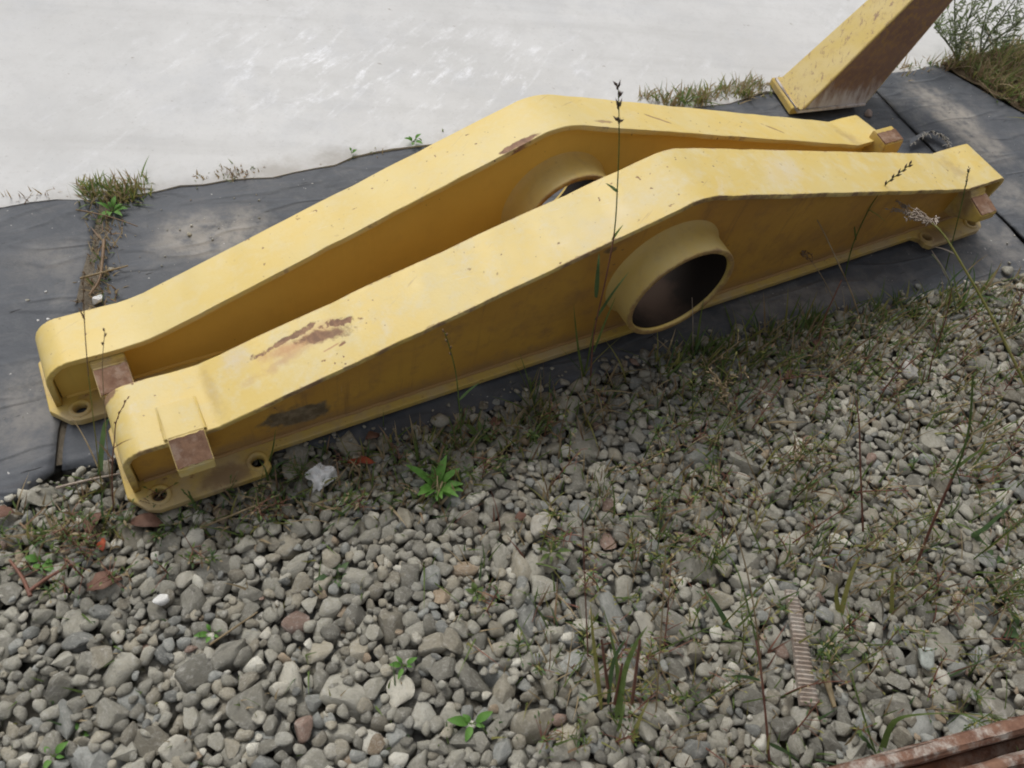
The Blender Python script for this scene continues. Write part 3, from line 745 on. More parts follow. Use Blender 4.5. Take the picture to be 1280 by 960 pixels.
# ------------------------------------------------------------------ gravel
FRONT = np.array([(-1.75, -.25), (-.9133, .582), (-.7735, .715), (-.2152, .9368), (.0062, 1.1116), (.3351, 1.3454), (.7162, 1.5722), (1.0745, 1.7752), (1.4193, 1.9672), (1.9, 2.20), (2.6, 2.5)])
def front_y(x): return np.interp(x, FRONT[:, 0], FRONT[:, 1])
bed = sheet('gravel_bed', [(-1.75, -.6), (2.6, -.6)]+[(a, b+.05) for a, b in FRONT[::-1]], -.040, M_FAR)
def ico(n):
    bm = bmesh.new(); bmesh.ops.create_icosphere(bm, subdivisions=n, radius=1)
    bm.verts.ensure_lookup_table(); v = np.array([x.co[:] for x in bm.verts]); f = np.array([[a.index for a in q.verts] for q in bm.faces]); bm.free(); return v, f
def stone_shape(v, seed):
    r = np.random.default_rng(seed); v = v.copy()
    for k in range(r.integers(9, 17)):
        n = r.normal(0, 1, 3); n /= np.linalg.norm(n); d = r.uniform(.40, .82); s_ = v@n; v -= np.outer(np.maximum(0, s_-d)*r.uniform(.94, 1.0), n)
    for k in range(4):
        kk = r.normal(0, 2.2, 3); ph = r.uniform(0, 6.28); v *= (1+.03*np.sin(v@kk+ph))[:, None]
    v -= (v.max(0)+v.min(0))/2; v /= np.abs(v).max(0)
    return v
V2, F2 = ico(3); V3, F3 = ico(4)
V2b, F2b = ico(2)
NV = 36
SH_S = [stone_shape(V2b*1.0, 100+i) for i in range(NV)]; SH_L = [stone_shape(V2, 100+i) for i in range(NV)]
big_me = []
for i in range(NV):
    me = bpy.data.meshes.new('stone'); me.from_pydata(SH_L[i].tolist(), [], F2.tolist()); me.materials.append(M_STONE_O)
    me.polygons.foreach_set('use_smooth', [True]*len(F2)); me.update(); me.set_sharp_from_angle(angle=math.radians(50)); big_me.append(me)
# drop the stones one by one on a height field
GR = .005; GX0, GY0, GX1, GY1 = -1.25, -.15, 2.15, 2.45
nx, ny = int((GX1-GX0)/GR), int((GY1-GY0)/GR); HF = np.full((nx, ny), -.075); OWN = np.full((nx, ny), -1, int)
def in_region(x, y):
    if y > front_y(x)+.013 or y < -.05: return False
    p = pix(np.array([[x, y, 0.]]))[0]
    return -170 < p[0] < 1480 and 200 < p[1] < 1130
stones = []
NS = 22000; CAP = -.012
for i in range(NS):
    while True:
        x0 = random.uniform(GX0+.06, GX1-.06); y0 = random.uniform(GY0+.06, GY1-.06)
        if in_region(x0, y0): break
    near = max(0, 1-abs(y0-x0*.55-.25)/.9)
    r = .0136*math.exp(random.gauss(0, .36)); r *= .76+.62*max(0, min(1, (front_y(x0)-y0)/.80))*(1-.30*max(0, min(1, (x0+.2)/1.2)))
    if random.random() < .06: r *= 1.4
    r = min(max(r, .0055), .042)
    if i > NS*.62: r *= .62
    ax = np.array([r*random.uniform(1.0, 1.4), r*random.uniform(.8, 1.08), r*random.uniform(.42, .70)])
    yaw = random.uniform(0, math.pi); best = None
    R = ax[:2].max(); k = int(R/GR)+1
    gx = np.arange(-k, k+1)*GR; X_, Y_ = np.meshgrid(gx, gx, indexing='ij')
    cx, sx = math.cos(yaw), math.sin(yaw); e = 1-((X_*cx+Y_*sx)/ax[0])**2-((-X_*sx+Y_*cx)/ax[1])**2
    msk = e > 0.0; hz = ax[2]*np.sqrt(np.where(msk, e, 0))*.9
    for t in range(9):
        x = x0+random.gauss(0, .035) if t else x0; y = y0+random.gauss(0, .035) if t else y0
        if not in_region(x, y): continue
        a, b = int((x-GX0)/GR), int((y-GY0)/GR)
        if a-k < 0 or b-k < 0 or a+k+1 > nx or b+k+1 > ny: continue
        w_ = HF[a-k:a+k+1, b-k:b+k+1]; z = np.where(msk, w_+hz, -9).max()
        if best is None or z < best[0]: best = (z, x, y, a, b)
    if best is None: continue
    z, x, y, a, b = best; z -= ax[2]*.10
    cap = CAP+random.gauss(0, .0022)-(.006 if x > 9 else 0); over = z+ax[2]*.9-cap
    if over > 0:
        if over > ax[2]*.75: continue
        z -= over
    w_ = HF[a-k:a+k+1, b-k:b+k+1]; up_ = msk & (z+hz > w_); w_[up_] = (z+hz)[up_]; OWN[a-k:a+k+1, b-k:b+k+1][up_] = len(stones)
    # tilt with the ground it lands on
    stones.append((x, y, z, ax, yaw, random.gauss(0, .22), random.gauss(0, .22), random.randrange(NV)))
N = len(stones); own = OWN[OWN >= 0]; vis = np.bincount(own, minlength=N)
hs_ = HF[(OWN >= 0)]; lvl = np.percentile(hs_, 82); SHIFT = -.004-lvl
def surf(x, y):
    a, b = int((x-GX0)/GR), int((y-GY0)/GR)
    if 0 <= a < nx and 0 <= b < ny and OWN[a, b] >= 0: return HF[a, b]+SHIFT
    return -.006
P = np.array([[s_[0], s_[1], s_[2]+SHIFT] for s_ in stones]); px = pix(P)
on = (px[:, 0] > -15) & (px[:, 0] < 1295) & (px[:, 1] < 975)
score = np.where(on, vis/np.maximum(px[:, 2], .3)**2, 0); ORDER = np.argsort(-score); TOP = set(ORDER[:298].tolist())
def tint(r=0.0):
    g = random.random()*(.84 if r > .026 else 1)
    if g < .56: c = np.array([.275, .268, .238])*random.uniform(.52, 1.25)
    elif g < .76: c = np.array([.285, .265, .22])*random.uniform(.55, 1.2)
    elif g < .87: c = np.array([.245, .255, .252])*random.uniform(.6, 1.15)
    elif g < .945: c = np.array([.43, .415, .37])*random.uniform(.8, 1.1)
    elif g < .960: c = np.array([.31, .245, .18])*random.uniform(.7, 1.1)
    elif g < .980: c = np.array([.55, .54, .50])*random.uniform(.9, 1.1)
    elif g < .988: c = np.array([.23, .16, .135])*random.uniform(.8, 1.1)
    else: c = np.array([.315, .312, .288])*random.uniform(.7, 1.1)
    return c*np.array([1.02, 1.01, .96])
def rotm(s_): 
    return np.array(Matrix.Rotation(s_[4], 3, 'Z') @ Matrix.Rotation(s_[5], 3, 'X') @ Matrix.Rotation(s_[6], 3, 'Y'))
VV, FF, TT = [], [], []; off = 0
for i, s_ in enumerate(stones):
    if vis[i] == 0 and random.random() < .55: continue
    tc = tint(s_[3][1]); R3 = rotm(s_); c = np.array([s_[0], s_[1], s_[2]+SHIFT])
    if i in TOP:
        o = bpy.data.objects.new('stone', big_me[s_[7]]); COL.objects.link(o); o.parent = bed
        m4 = Matrix(R3.tolist()).to_4x4() @ Matrix.Diagonal((*(s_[3]*1.06), 1)); m4.translation = Vector(c); o.matrix_world = m4
        o.color = (*tc, 1)
    else:
        v = (SH_S[s_[7]]*s_[3]*1.06)@R3.T+c; VV.append(v); FF.append(F2b+off); off += len(v); TT.append(np.tile([*tc, 1.], (len(v), 1)))
VV = np.concatenate(VV); FF = np.concatenate(FF); TT = np.concatenate(TT)
me = bpy.data.meshes.new('loose_gravel'); me.vertices.add(len(VV)); me.vertices.foreach_set('co', VV.ravel())
me.loops.add(FF.size); me.loops.foreach_set('vertex_index', FF.ravel().astype(np.int32)); me.polygons.add(len(FF))
me.polygons.foreach_set('loop_start', np.arange(0, FF.size, 3, dtype=np.int32)); me.polygons.foreach_set('loop_total', np.full(len(FF), 3, dtype=np.int32))
me.update(calc_edges=True); me.polygons.foreach_set('use_smooth', [True]*len(FF))
at = me.color_attributes.new('tint', 'FLOAT_COLOR', 'POINT'); at.data.foreach_set('color', TT.ravel())
go = link('loose_gravel', me, M_STONE_S, bed); tag(go, kind='stuff')
print('stones', N, 'tris', len(FF), 'level', lvl)

gv, gf, gt, go_ = [], [], [], 0
def grit_at(x, y, r):
    global go_
    z = float(bed_z(np.array(x), np.array(y)))+r*.3; a = random.uniform(0, 6.28); ca, sa = math.cos(a), math.sin(a)
    v = SH_S[random.randrange(NV)]*np.array([r, r*.8, r*.55]); v = np.stack([v[:, 0]*ca-v[:, 1]*sa+x, v[:, 0]*sa+v[:, 1]*ca+y, v[:, 2]+z], -1)
    gv.append(v); gf.append(F2b+go_); go_ += len(v); gt.append(np.tile([*tint()*1.1, 1.], (len(v), 1)))
for (x, y, sx, sy, n) in ((-.83, 1.42, .16, .10, 60), (1.32, 2.78, .20, .10, 60), (-1.1, 1.1, .25, .25, 40), (-1.0, .85, .12, .12, 30), (1.25, 2.05, .2, .12, 40), (.55, 1.58, .4, .06, 50), (-.2, 1.95, .5, .12, 40)):
    for _ in range(n):
        a, b = random.gauss(x, sx), random.gauss(y, sy)
        if b > front_y(a)+.02 and (np.array([a, b])-E0)@ENRM < -.03: grit_at(a, b, .0016*math.exp(random.gauss(0, .55)))
for _ in range(260):   # stones that rolled onto the front edge of the mat
    a = random.uniform(-1.3, 1.9); b = front_y(a)+abs(random.gauss(0, .022)); grit_at(a, b, .0038*math.exp(random.gauss(0, .55)))
gv = np.concatenate(gv); me = bpy.data.meshes.new('grit'); me.from_pydata(gv.tolist(), [], np.concatenate(gf).tolist()); me.update()
at = me.color_attributes.new('tint', 'FLOAT_COLOR', 'POINT'); at.data.foreach_set('color', np.concatenate(gt).ravel())
tag(link('grit', me, M_STONE_S, None, True), 'fine grit and chips scattered on the rubber mats', 'grit', kind='stuff')

# ------------------------------------------------------------------ vegetation
def onto(x, y):
    b = gp(x, y, -.004)
    return np.array([b[0], b[1], (surf(b[0], b[1])-.006) if b[1] < front_y(b[0])+.005 else float(bed_z(b[0], b[1]))])
def curve_pts(b, az, ln, lean, droop, n=5):
    out = []; d = np.array([math.cos(az), math.sin(az), 0])
    for i in range(n):
        f = i/(n-1); r = ln*(math.sin(lean)*f+droop*f*f); z = ln*(math.cos(lean)*f-droop*.8*f*f)
        out.append(b+d*r+np.array([0, 0, max(z, -.0)]))
    return out
def tuft(mb, b, n, ln, cols, wd=.0030, spread=.01, lean=.5, droop=.3):
    for i in range(n):
        p = b+np.array([random.gauss(0, spread), random.gauss(0, spread), -.004])
        mb.blade(curve_pts(p, random.uniform(0, 6.28), ln*random.uniform(.4, 1.15), abs(random.gauss(0, lean)), random.uniform(0, droop)), wd*1.75*random.uniform(.6, 1.2), random.choice(cols))
# ground cover that nobody could count: (pixel box, clumps, blades per clump, length, colours)
cover = MB()
def scatter(poly, n, bl, ln, cols, wd=.0024, spread=.012, lean=.6, droop=.35):
    poly = np.array(poly, float); lo, hi = poly.min(0), poly.max(0); k = 0; tries = 0
    while k < n and tries < n*60:
        tries += 1; x, y = random.uniform(lo[0], hi[0]), random.uniform(lo[1], hi[1])
        ins = False; j = len(poly)-1
        for i in range(len(poly)):
            if (poly[i, 1] > y) != (poly[j, 1] > y) and x < (poly[j, 0]-poly[i, 0])*(y-poly[i, 1])/(poly[j, 1]-poly[i, 1])+poly[i, 0]: ins = not ins
            j = i
        if not ins: continue
        k += 1; tuft(cover, onto(x, y), max(1, int(random.gauss(bl, bl*.4))), ln*random.uniform(.5, 1.3), cols, wd, spread, lean, droop)
mixd = [BRN, DRY, DRY, GREEN, GREEN, YEL, GREEN, DARK, DRY]
# along the front edge of the mat, from left to right
scatter([(0, 640), (130, 590), (165, 640), (140, 680), (0, 690)], 46, 6, .07, mixd+[DRY], .003, .014, .9)
scatter([(240, 640), (345, 590), (500, 545), (640, 500), (700, 500), (690, 560), (520, 640), (400, 650), (260, 670)], 170, 6, .075, mixd, .003, .014, .7)
scatter([(640, 497), (830, 440), (1000, 400), (1280, 345), (1280, 430), (1020, 470), (800, 510), (680, 530)], 170, 5, .10, mixd+[GREEN, DRY, YEL], .0028, .014, .45)
scatter([(820, 445), (1010, 400), (1160, 370), (1280, 345), (1280, 370), (1000, 425), (830, 465)], 80, 6, .10, [GREEN, GREEN, DARK, YEL, DRY], .0032, .01, .35)
# thin weeds over the right half of the gravel
scatter([(640, 520), (900, 450), (1280, 400), (1280, 760), (1000, 740), (760, 700), (660, 640)], 330, 4, .115, mixd+[YEL, BRN, GREEN], .0026, .012, .36)
scatter([(820, 470), (1000, 430), (1280, 400), (1280, 700), (1000, 690), (860, 600)], 80, 3, .06, mixd+[BRN, DRY], .0022, .016, .9)
scatter([(520, 640), (760, 640), (1000, 740), (1280, 760), (1280, 960), (900, 960), (700, 960), (560, 780)], 190, 3, .095, mixd+[RED, GREEN], .0022, .012, .5)
scatter([(690, 700), (860, 720), (900, 960), (640, 960)], 46, 4, .07, [DRY, DRY, BRN, YEL, RED], .0022, .014, 1.0)
scatter([(0, 660), (500, 640), (640, 800), (700, 960), (0, 960)], 50, 3, .05, mixd+[GREEN], .0024, .01)
def bez(P, n=14):
    P = [np.array(p) for p in P]; out = []
    for i in range(len(P)-1):
        a, b, c, d = P[max(0, i-1)], P[i], P[i+1], P[min(len(P)-1, i+2)]
        for k in range(4):
            t = k/4; out.append(.5*((2*b)+(-a+c)*t+(2*a-5*b+4*c-d)*t*t+(-a+3*b-3*c+d)*t**3))
    out.append(P[-1]); return out
# short reddish weeds with tiny leaves
def sprig(b, ht, sc, lc):
    az = random.uniform(0, 6.28); C_ = bez(curve_pts(b, az, ht, abs(random.gauss(0, .30)), random.uniform(-.1, .2)))
    cover.tube(C_, .0017, .0009, sc, 4)
    for i in range(2, len(C_)):
        for k in range(random.choice((0, 1, 1, 2))):
            d = np.array([random.gauss(0, 1), random.gauss(0, 1), random.uniform(.1, 1.2)]); q = C_[i]
            if random.random() < .5:
                cover.leaf(q, d, (0, 0, 1), random.uniform(.008, .018), random.uniform(.003, .006), random.choice(lc), .3, 2)
            else:
                d /= np.linalg.norm(d); e = q+d*random.uniform(.012, .04); cover.tube([q, (q+e)/2+np.array([0, 0, .002]), e], .0009, .0006, sc, 4)
                cover.leaf(e, d, (0, 0, 1), random.uniform(.006, .012), .004, random.choice(lc), .3, 2)
def sprigs(poly, n, ht, scs, lcs):
    global tuft
    keep = tuft; tuft = lambda mb, b, *a: sprig(b, ht*random.uniform(.45, 1.25), random.choice(scs), lcs); scatter(poly, n, 1, ht, lcs); tuft = keep
sprigs([(660, 520), (900, 450), (1280, 390), (1280, 760), (1000, 740), (760, 700), (660, 620)], 70, .11, [RED, BRN, GREEN, DRY], [GREEN, GREEN, BRN, DARK, YEL])
sprigs([(640, 540), (860, 460), (1280, 400), (1280, 900), (1000, 900), (700, 900)], 85, .19, [YEL, DRY, GREEN, RED, RED], [GREEN, YEL, DRY, DARK])
sprigs([(880, 450), (1280, 370), (1280, 560), (900, 600)], 30, .09, [RED, BRN, GREEN], [BRN, GREEN, DRY, DARK])
sprigs([(560, 640), (760, 640), (1000, 740), (1280, 760), (1280, 940), (900, 960), (700, 960), (600, 780)], 40, .09, [RED, BRN, GREEN], [GREEN, DARK, YEL])
sprigs([(0, 650), (140, 640), (500, 560), (640, 520), (640, 620), (300, 700), (120, 760), (0, 740)], 46, .06, [RED, BRN, GREEN], [GREEN, GREEN, DARK, DRY])
# in the crack along the slab edge and in the seam between the mats
scatter([(98, 228), (180, 222), (178, 245), (110, 255)], 60, 8, .055, [GREEN, GREEN, DRY, DRY, YEL], .003)
scatter([(115, 250), (150, 250), (135, 380), (110, 380)], 70, 5, .036, [DRY, BRN, GREEN, DRY], .0026, .012, 1.0)
scatter([(800, 118), (960, 100), (985, 104), (960, 116), (840, 132)], 90, 8, .060, [GREEN, DRY, YEL, DRY], .003)
scatter([(1120, 82), (1185, 72), (1200, 82), (1130, 95)], 24, 6, .05, [GREEN, DRY, DRY], .003)
scatter([(240, 214), (330, 204), (330, 212), (245, 222)], 20, 7, .025, [BRN, DRY, DRY, SAGE], .003)
scatter([(0, 246), (95, 232), (95, 241), (0, 256)], 14, 4, .04, [DRY, BRN, DRY], .002, .01, 1.2)
scatter([(340, 206), (560, 164), (560, 172), (345, 211)], 9, 3, .02, [GREEN, DRY, YEL], .003)
o = cover.build('grass', PM); tag(o, 'sparse dry and green grass growing in the gravel and the mat seams', 'grass', kind='stuff')
# grassy soil at the far right
bm = bmesh.new(); tri = [gp(1176, 80), gp(1290, 145), gp(1420, 210), gp(1600, 150), gp(1500, 20), gp(1290, 51)]
vs = [bm.verts.new((p[0], p[1], -.006)) for p in tri]; bm.faces.new(vs); bmesh.ops.triangulate(bm, faces=bm.faces)
for _ in range(5): bmesh.ops.subdivide_edges(bm, edges=bm.edges, cuts=1, use_grid_fill=True) if _ < 4 else None
tc_ = np.mean(tri, axis=0)
for v in bm.verts:
    e = min(1, (Vector(tuple(tc_))-v.co).length/.9); v.co.z += .016*(1-e)+random.gauss(0, .003)
so_ = bm_obj('grassy_soil', bm, m_soil('grass_soil', (.07, .05, .03), (.16, .12, .075)), None, True); so_['kind'] = 'structure'
patch = MB()
def scatter2(poly, n, bl, ln, cols, wd=.0032):
    global cover
    keep = cover; cover = patch; scatter(poly, n, bl, ln, cols, wd, .02, .75, .45); cover = keep
scatter2([(1178, 76), (1290, 52), (1400, 60), (1420, 200), (1290, 143), (1240, 112)], 420, 9, .13, [GREEN, GREEN, DRY, DRY, BRN, YEL, GREEN, DRY])
scatter2([(1185, 80), (1240, 70), (1290, 60), (1290, 136), (1235, 106)], 220, 8, .08, [DRY, BRN, DRY, YEL, GREEN])
o = patch.build('grass_patch', PM); tag(o, 'patch of mixed dry and green grass between the right mat and the slab', 'grass', kind='stuff')

# ---- single plants
def new_plant(name, label, cat, group=None): return dict(name=name, label=label, cat=cat, group=group)
def finish(root_xyz, name, label, cat, parts, group=None):
    r = empty(name, tuple(root_xyz)); tag(r, label, cat, group)
    for nm, mb in parts:
        if not mb.v: continue
        if nm in ('stem', 'seed_head') and len(mb.f) > 200: pass
        mb.v = [(a-root_xyz[0], b-root_xyz[1], c-root_xyz[2]) for a, b, c in mb.v]; o = mb.build(nm, PM, r)
        if nm == 'foliage': o['kind'] = 'stuff'
    return r
def stalk(label, base, pts, r0, r1, col, head=None, leaves=(), cat='weed', name='seed_stalk', z0=-.01, col2=None):
    W3 = wall_pts(base, pts, z0); C_ = bez(W3); st, hd = MB(), MB(); lv = []
    if col2 is None: st.tube(C_, r0, r1, col, 5)
    else:
        h = len(C_)//2; rm = (r0+r1)/2; st.tube(C_[:h+1], r0, rm, col, 5); st.tube(C_[h:], rm, r1, col2, 5)
    b0 = W3[0]
    n = np.array([b0[0], b0[1], 0]); n /= np.linalg.norm(n); lat = np.array([n[1], -n[0], 0])
    if head:
        kind, frac, ln, hc = head; k0 = int(len(C_)*(1-frac))
        seg = C_[k0:]
        for i, p in enumerate(seg):
            q = seg[min(i+1, len(seg)-1)]; d = np.array(q)-np.array(seg[max(0, i-1)]); d /= np.linalg.norm(d)+1e-9
            if kind == 'spike':
                for j in range(5):
                    a = d*1.0+lat*random.gauss(0, .45)+n*random.gauss(0, .45); hd.spike(p+d*random.uniform(-.006, .006), a, ln*random.uniform(.7, 1.2), ln*.16, hc)
            if kind == 'alt':
                sgn = 1 if i % 2 else -1
                a = d+lat*sgn*.4; hd.spike(p, a, ln*random.uniform(.8, 1.2), ln*.15, hc); hd.spike(p+d*.004, a+lat*.1*sgn, ln*.7, ln*.13, hc)
            if kind == 'fluff':
                for j in range(4 if hc == FLUFF else 2):
                    a = d*.6+lat*random.gauss(-.4, .8)+n*random.gauss(0, .5); e = p+a*ln*random.uniform(.5, 1.1)
                    m_ = (p+e)/2+np.array([0, 0, .006]); hd.tube([p, m_, e], .0011, .0006, hc, 4)
                    for t in range(7 if hc == FLUFF else 3):
                        f = random.uniform(.3, 1); g = p+(e-p)*f; hd.spike(g, a+np.array([random.gauss(0, .6) for _ in range(3)]), .012, .0024, hc)
    for (pb, pe, wd, lc) in leaves:
        A = wall_pts(base, [pb, ((pb[0]+pe[0])/2, (pb[1]+pe[1])/2-abs(pe[0]-pb[0])*.06), pe], z0)[1:]
        lf = MB(); lv.append(('leaf', lf)); lf.blade(bez(A), wd, lc, Vector(tuple(lat))*.8+Vector((0, 0, .5)))
    return finish(W3[0], name, label, cat, [('stem', st), ('seed_head', hd)]+lv)
stalk('tall green grass stalk with a dark seed head before the beam hubs', (738, 482), [(742, 420), (757, 350), (768, 290), (772, 230), (774, 170), (773, 112)], .0020, .0009, RED, ('spike', .15, .015, SEED),
      [((772, 240), (757, 229), .007, DARK), ((765, 300), (779, 281), .005, GREEN), ((745, 372), (749, 316), .010, DARK), ((744, 400), (786, 340), .006, DARK), ((742, 440), (770, 370), .005, GREEN)], col2=GREEN)
stalk('leaning green grass stalk with a dark broken seed head near the right beam end', (1056, 346), [(1066, 306), (1086, 262), (1106, 232), (1122, 218), (1136, 207)], .0020, .0010, GREEN, ('alt', .40, .018, SEED),
      [((1070, 300), (1067, 276), .005, GREEN), ((1086, 262), (1108, 278), .004, YEL)])
stalk('straw coloured arching stalk in front of the open hub end', (1082, 425), [(1066, 370), (1046, 325), (1026, 283), (1008, 255), (990, 240), (965, 220)], .0022, .0008, DRY, ('fluff', .16, .016, DRY))
stalk('thick yellow green stalk with a pale fluffy seed head at right', (1300, 520), [(1262, 440), (1232, 382), (1205, 335), (1180, 294), (1160, 276), (1138, 268)], .0042, .0018, YEL, ('fluff', .28, .030, FLUFF),
      [((1195, 318), (1165, 308), .004, FLUFF), ((1208, 340), (1235, 318), .003, DRY)])
stalk('pale bent stalk with a white dry sheath below the right beam end', (1196, 395), [(1192, 372), (1186, 350), (1176, 332), (1165, 318)], .0022, .0016, SAGE, None,
      [((1186, 350), (1164, 312), .007, FLUFF), ((1188, 352), (1207, 334), .005, DARK)])
stalk('thin upright stalk with a black tip beside the right stop block', (1180, 345), [(1192, 296), (1202, 255), (1207, 232), (1211, 212)], .0017, .0011, GREEN, ('spike', .30, .009, SEED))
stalk('tall thin brown stalk before the left end of the farther beam', (128, 618), [(121, 560), (114, 500), (108, 440), (105, 390), (104, 350)], .0011, .0007, YEL, ('alt', .16, .008, BRN),
      [((106, 400), (98, 384), .003, BRN)], col2=BRN)
stalk('short pale stalk before the left end of the farther beam', (140, 625), [(134, 560), (130, 500), (128, 455), (131, 415)], .0008, .0006, DRY, ('alt', .14, .010, BRN))
stalk('brown seeded twig with red branchlets by the left corner', (142, 640), [(140, 590), (143, 550), (146, 525), (158, 500)], .0014, .0007, RED, ('alt', .3, .009, RED), [((141, 575), (120, 550), .003, BRN), ((142, 560), (166, 548), .003, RED)])
stalk('thin grass stalk against the nearer beam side', (577, 560), [(575, 520), (571, 475), (565, 445), (556, 416)], .0014, .0010, GREEN, ('alt', .25, .012, BRN), [((574, 500), (600, 478), .006, DARK)])
stalk('slender red stem standing in the gravel at right', (1079, 668), [(1077, 620), (1075, 570), (1074, 530), (1070, 500)], .0026, .0012, RED, None, [((1076, 600), (1092, 575), .004, GREEN)])
stalk('green topped stalk with a red brown foot in the right gravel', (1140, 720), [(1160, 668), (1180, 620), (1200, 575), (1212, 530), (1216, 470)], .0034, .0018, RED, ('spike', .2, .010, GREEN), [((1196, 585), (1232, 560), .006, GREEN), ((1170, 645), (1155, 605), .005, YEL)], col2=GREEN)
stalk('wiry red brown stalk leaning toward the right beam end', (1160, 478), [(1166, 445), (1177, 415), (1185, 386), (1190, 360)], .0020, .0010, RED, None, [((1170, 430), (1150, 405), .003, BRN)])
stalk('curved straw stem with fine branchlets left of the red stem', (950, 610), [(932, 570), (918, 530), (908, 500), (902, 480)], .0014, .0008, DRY, ('fluff', .3, .020, DRY))
stalk('branching airy seed stalk near the front of the hub', (1052, 395), [(1030, 350), (1010, 322), (985, 300)], .0012, .0007, DRY, ('fluff', .45, .030, BRN))
stalk('pale thin stalk standing in the gravel before the hub', (866, 445), [(866, 420), (866, 395), (865, 372)], .0012, .0010, FLUFF, None)
stalk('reddish leaning stem before the mat edge right of the hub', (1020, 440), [(1030, 400), (1042, 372), (1052, 350)], .0024, .0014, RED, None)
stalk('long dry stem leaning over the gravel in the middle foreground', (955, 880), [(948, 800), (935, 720), (915, 650), (890, 590)], .0018, .0009, DRY, None, [((945, 790), (965, 820), .004, RED)], col2=DRY)
stalk('thin red foot stalk by the ribbed strip', (962, 955), [(958, 905), (950, 830), (938, 770), (915, 700), (868, 655)], .0026, .0009, RED, None, [((962, 930), (1000, 952), .010, DARK), ((950, 850), (905, 846), .007, DARK)], col2=GREEN)

def blade_plant(label, base, blades, name='grass_clump', stems=(), z0=-.01):
    pr = []
    b0 = wall_pts(base, [], z0)[0]; n = np.array([b0[0], b0[1], 0]); n /= np.linalg.norm(n); lat = np.array([n[1], -n[0], 0])
    for P, wd, lc in blades:
        A = wall_pts(base, P, z0)
        A = A if len(P) == 1 or P[0] == base else A[1:]
        ph = random.gauss(0, .03); A = [p+n*ph*(i/max(1, len(A)-1)) for i, p in enumerate(A)]
        lf = MB(); pr.append(('blade', lf)); lf.blade(bez(A), wd, lc, Vector(tuple(lat*.8+n*random.gauss(0, .4)))+Vector((0, 0, .3)))
    for P, r, lc in stems:
        A = wall_pts(base, P, z0)[1:]; st = MB(); pr.append(('stem', st)); st.tube(bez(A), r, r*.6, lc, 5)
    return finish(b0, name, label, 'grass', pr)
blade_plant('bright green grass clump with red stems in the lower middle', (768, 905), [
    ([(760, 905), (752, 850), (742, 790), (738, 730), (740, 690)], .012, GREEN), ([(770, 900), (770, 850), (758, 800), (744, 765)], .013, GREEN), ([(775, 895), (778, 845), (790, 810), (802, 790)], .010, GREEN),
    ([(752, 890), (742, 850), (730, 800), (722, 770)], .008, YEL), ([(760, 880), (765, 830), (780, 800)], .010, DARK), ([(790, 930), (800, 900), (815, 870)], .008, YEL), ([(745, 900), (735, 870), (722, 850)], .006, DRY),
    ([(770, 920), (790, 880), (806, 850)], .006, GREEN)], stems=[([(760, 860), (752, 800)], .0034, RED), ([(790, 880), (800, 800)], .0034, RED), ([(768, 880), (778, 830)], .003, RED), ([(735, 820), (728, 650)], .0016, RED), ([(820, 890), (832, 700)], .0015, DRY)])
blade_plant('green grass blade arching across the left end of the nearer beam', (125, 590), [([(125, 590), (128, 548), (135, 524), (158, 527), (188, 535)], .010, DARK), ([(125, 590), (112, 560), (95, 530), (85, 522)], .003, DRY)])
blade_plant('broad dark green blades on the right edge of the gravel', (1252, 700), [([(1252, 700), (1225, 668), (1240, 655), (1262, 636), (1290, 612)], .020, DARK), ([(1252, 700), (1270, 720), (1288, 715)], .010, GREEN), ([(1252, 700), (1240, 720), (1215, 735)], .006, YEL)])
blade_plant('broad dark green blades lying over stones by the rusty channel', (1098, 940), [([(1098, 940), (1085, 915), (1060, 895), (1020, 880)], .016, DARK), ([(1098, 940), (1110, 905), (1150, 898), (1210, 902), (1235, 906)], .012, GREEN), ([(1098, 940), (1080, 870), (1070, 830), (1055, 808)], .012, GREEN)])
blade_plant('dark green blades at the bottom edge of the gravel', (985, 985), [([(985, 985), (960, 955), (925, 940), (890, 938)], .014, DARK), ([(985, 985), (975, 950), (965, 935)], .010, GREEN)])
blade_plant('green grass shoots beside the ribbed strip', (915, 790), [([(915, 790), (903, 765), (892, 745), (884, 735)], .012, DARK), ([(915, 790), (935, 770), (940, 750)], .006, GREEN)])
blade_plant('yellow tipped shoots in the gravel right of the ribbed strip', (1050, 770), [([(1050, 770), (1058, 735), (1068, 705), (1076, 695)], .011, YEL), ([(1050, 770), (1046, 745), (1048, 728)], .013, YEL), ([(1050, 770), (1030, 760), (1015, 742)], .004, RED)])
blade_plant('single yellow shoot under the red brown stalk', (1112, 770), [([(1112, 770), (1110, 745), (1108, 722), (1112, 715)], .012, YEL), ([(1112, 770), (1128, 755), (1140, 745)], .004, BRN)])
blade_plant('upright green blades at the mat edge below the hub', (868, 445), [([(868, 445), (872, 410), (876, 380)], .008, GREEN), ([(868, 445), (880, 415), (893, 392)], .007, DARK), ([(868, 445), (860, 425), (850, 405)], .006, GREEN)])
blade_plant('green blades at the mat edge under the tall stalk', (730, 470), [([(730, 470), (724, 440), (720, 405), (718, 378)], .007, GREEN), ([(730, 470), (735, 440), (738, 415)], .006, GREEN), ([(730, 470), (745, 450), (778, 420)], .004, YEL), ([(730, 470), (715, 455), (700, 440)], .005, DARK)])
blade_plant('green grass at the mat edge below the right beam end', (1200, 385), [([(1200, 385), (1190, 360), (1186, 335)], .007, GREEN), ([(1200, 385), (1212, 365), (1222, 340)], .008, GREEN), ([(1200, 385), (1204, 355), (1215, 325)], .007, DARK), ([(1200, 385), (1225, 370), (1245, 352)], .007, GREEN), ([(1200, 385), (1180, 372), (1165, 362)], .006, YEL)])
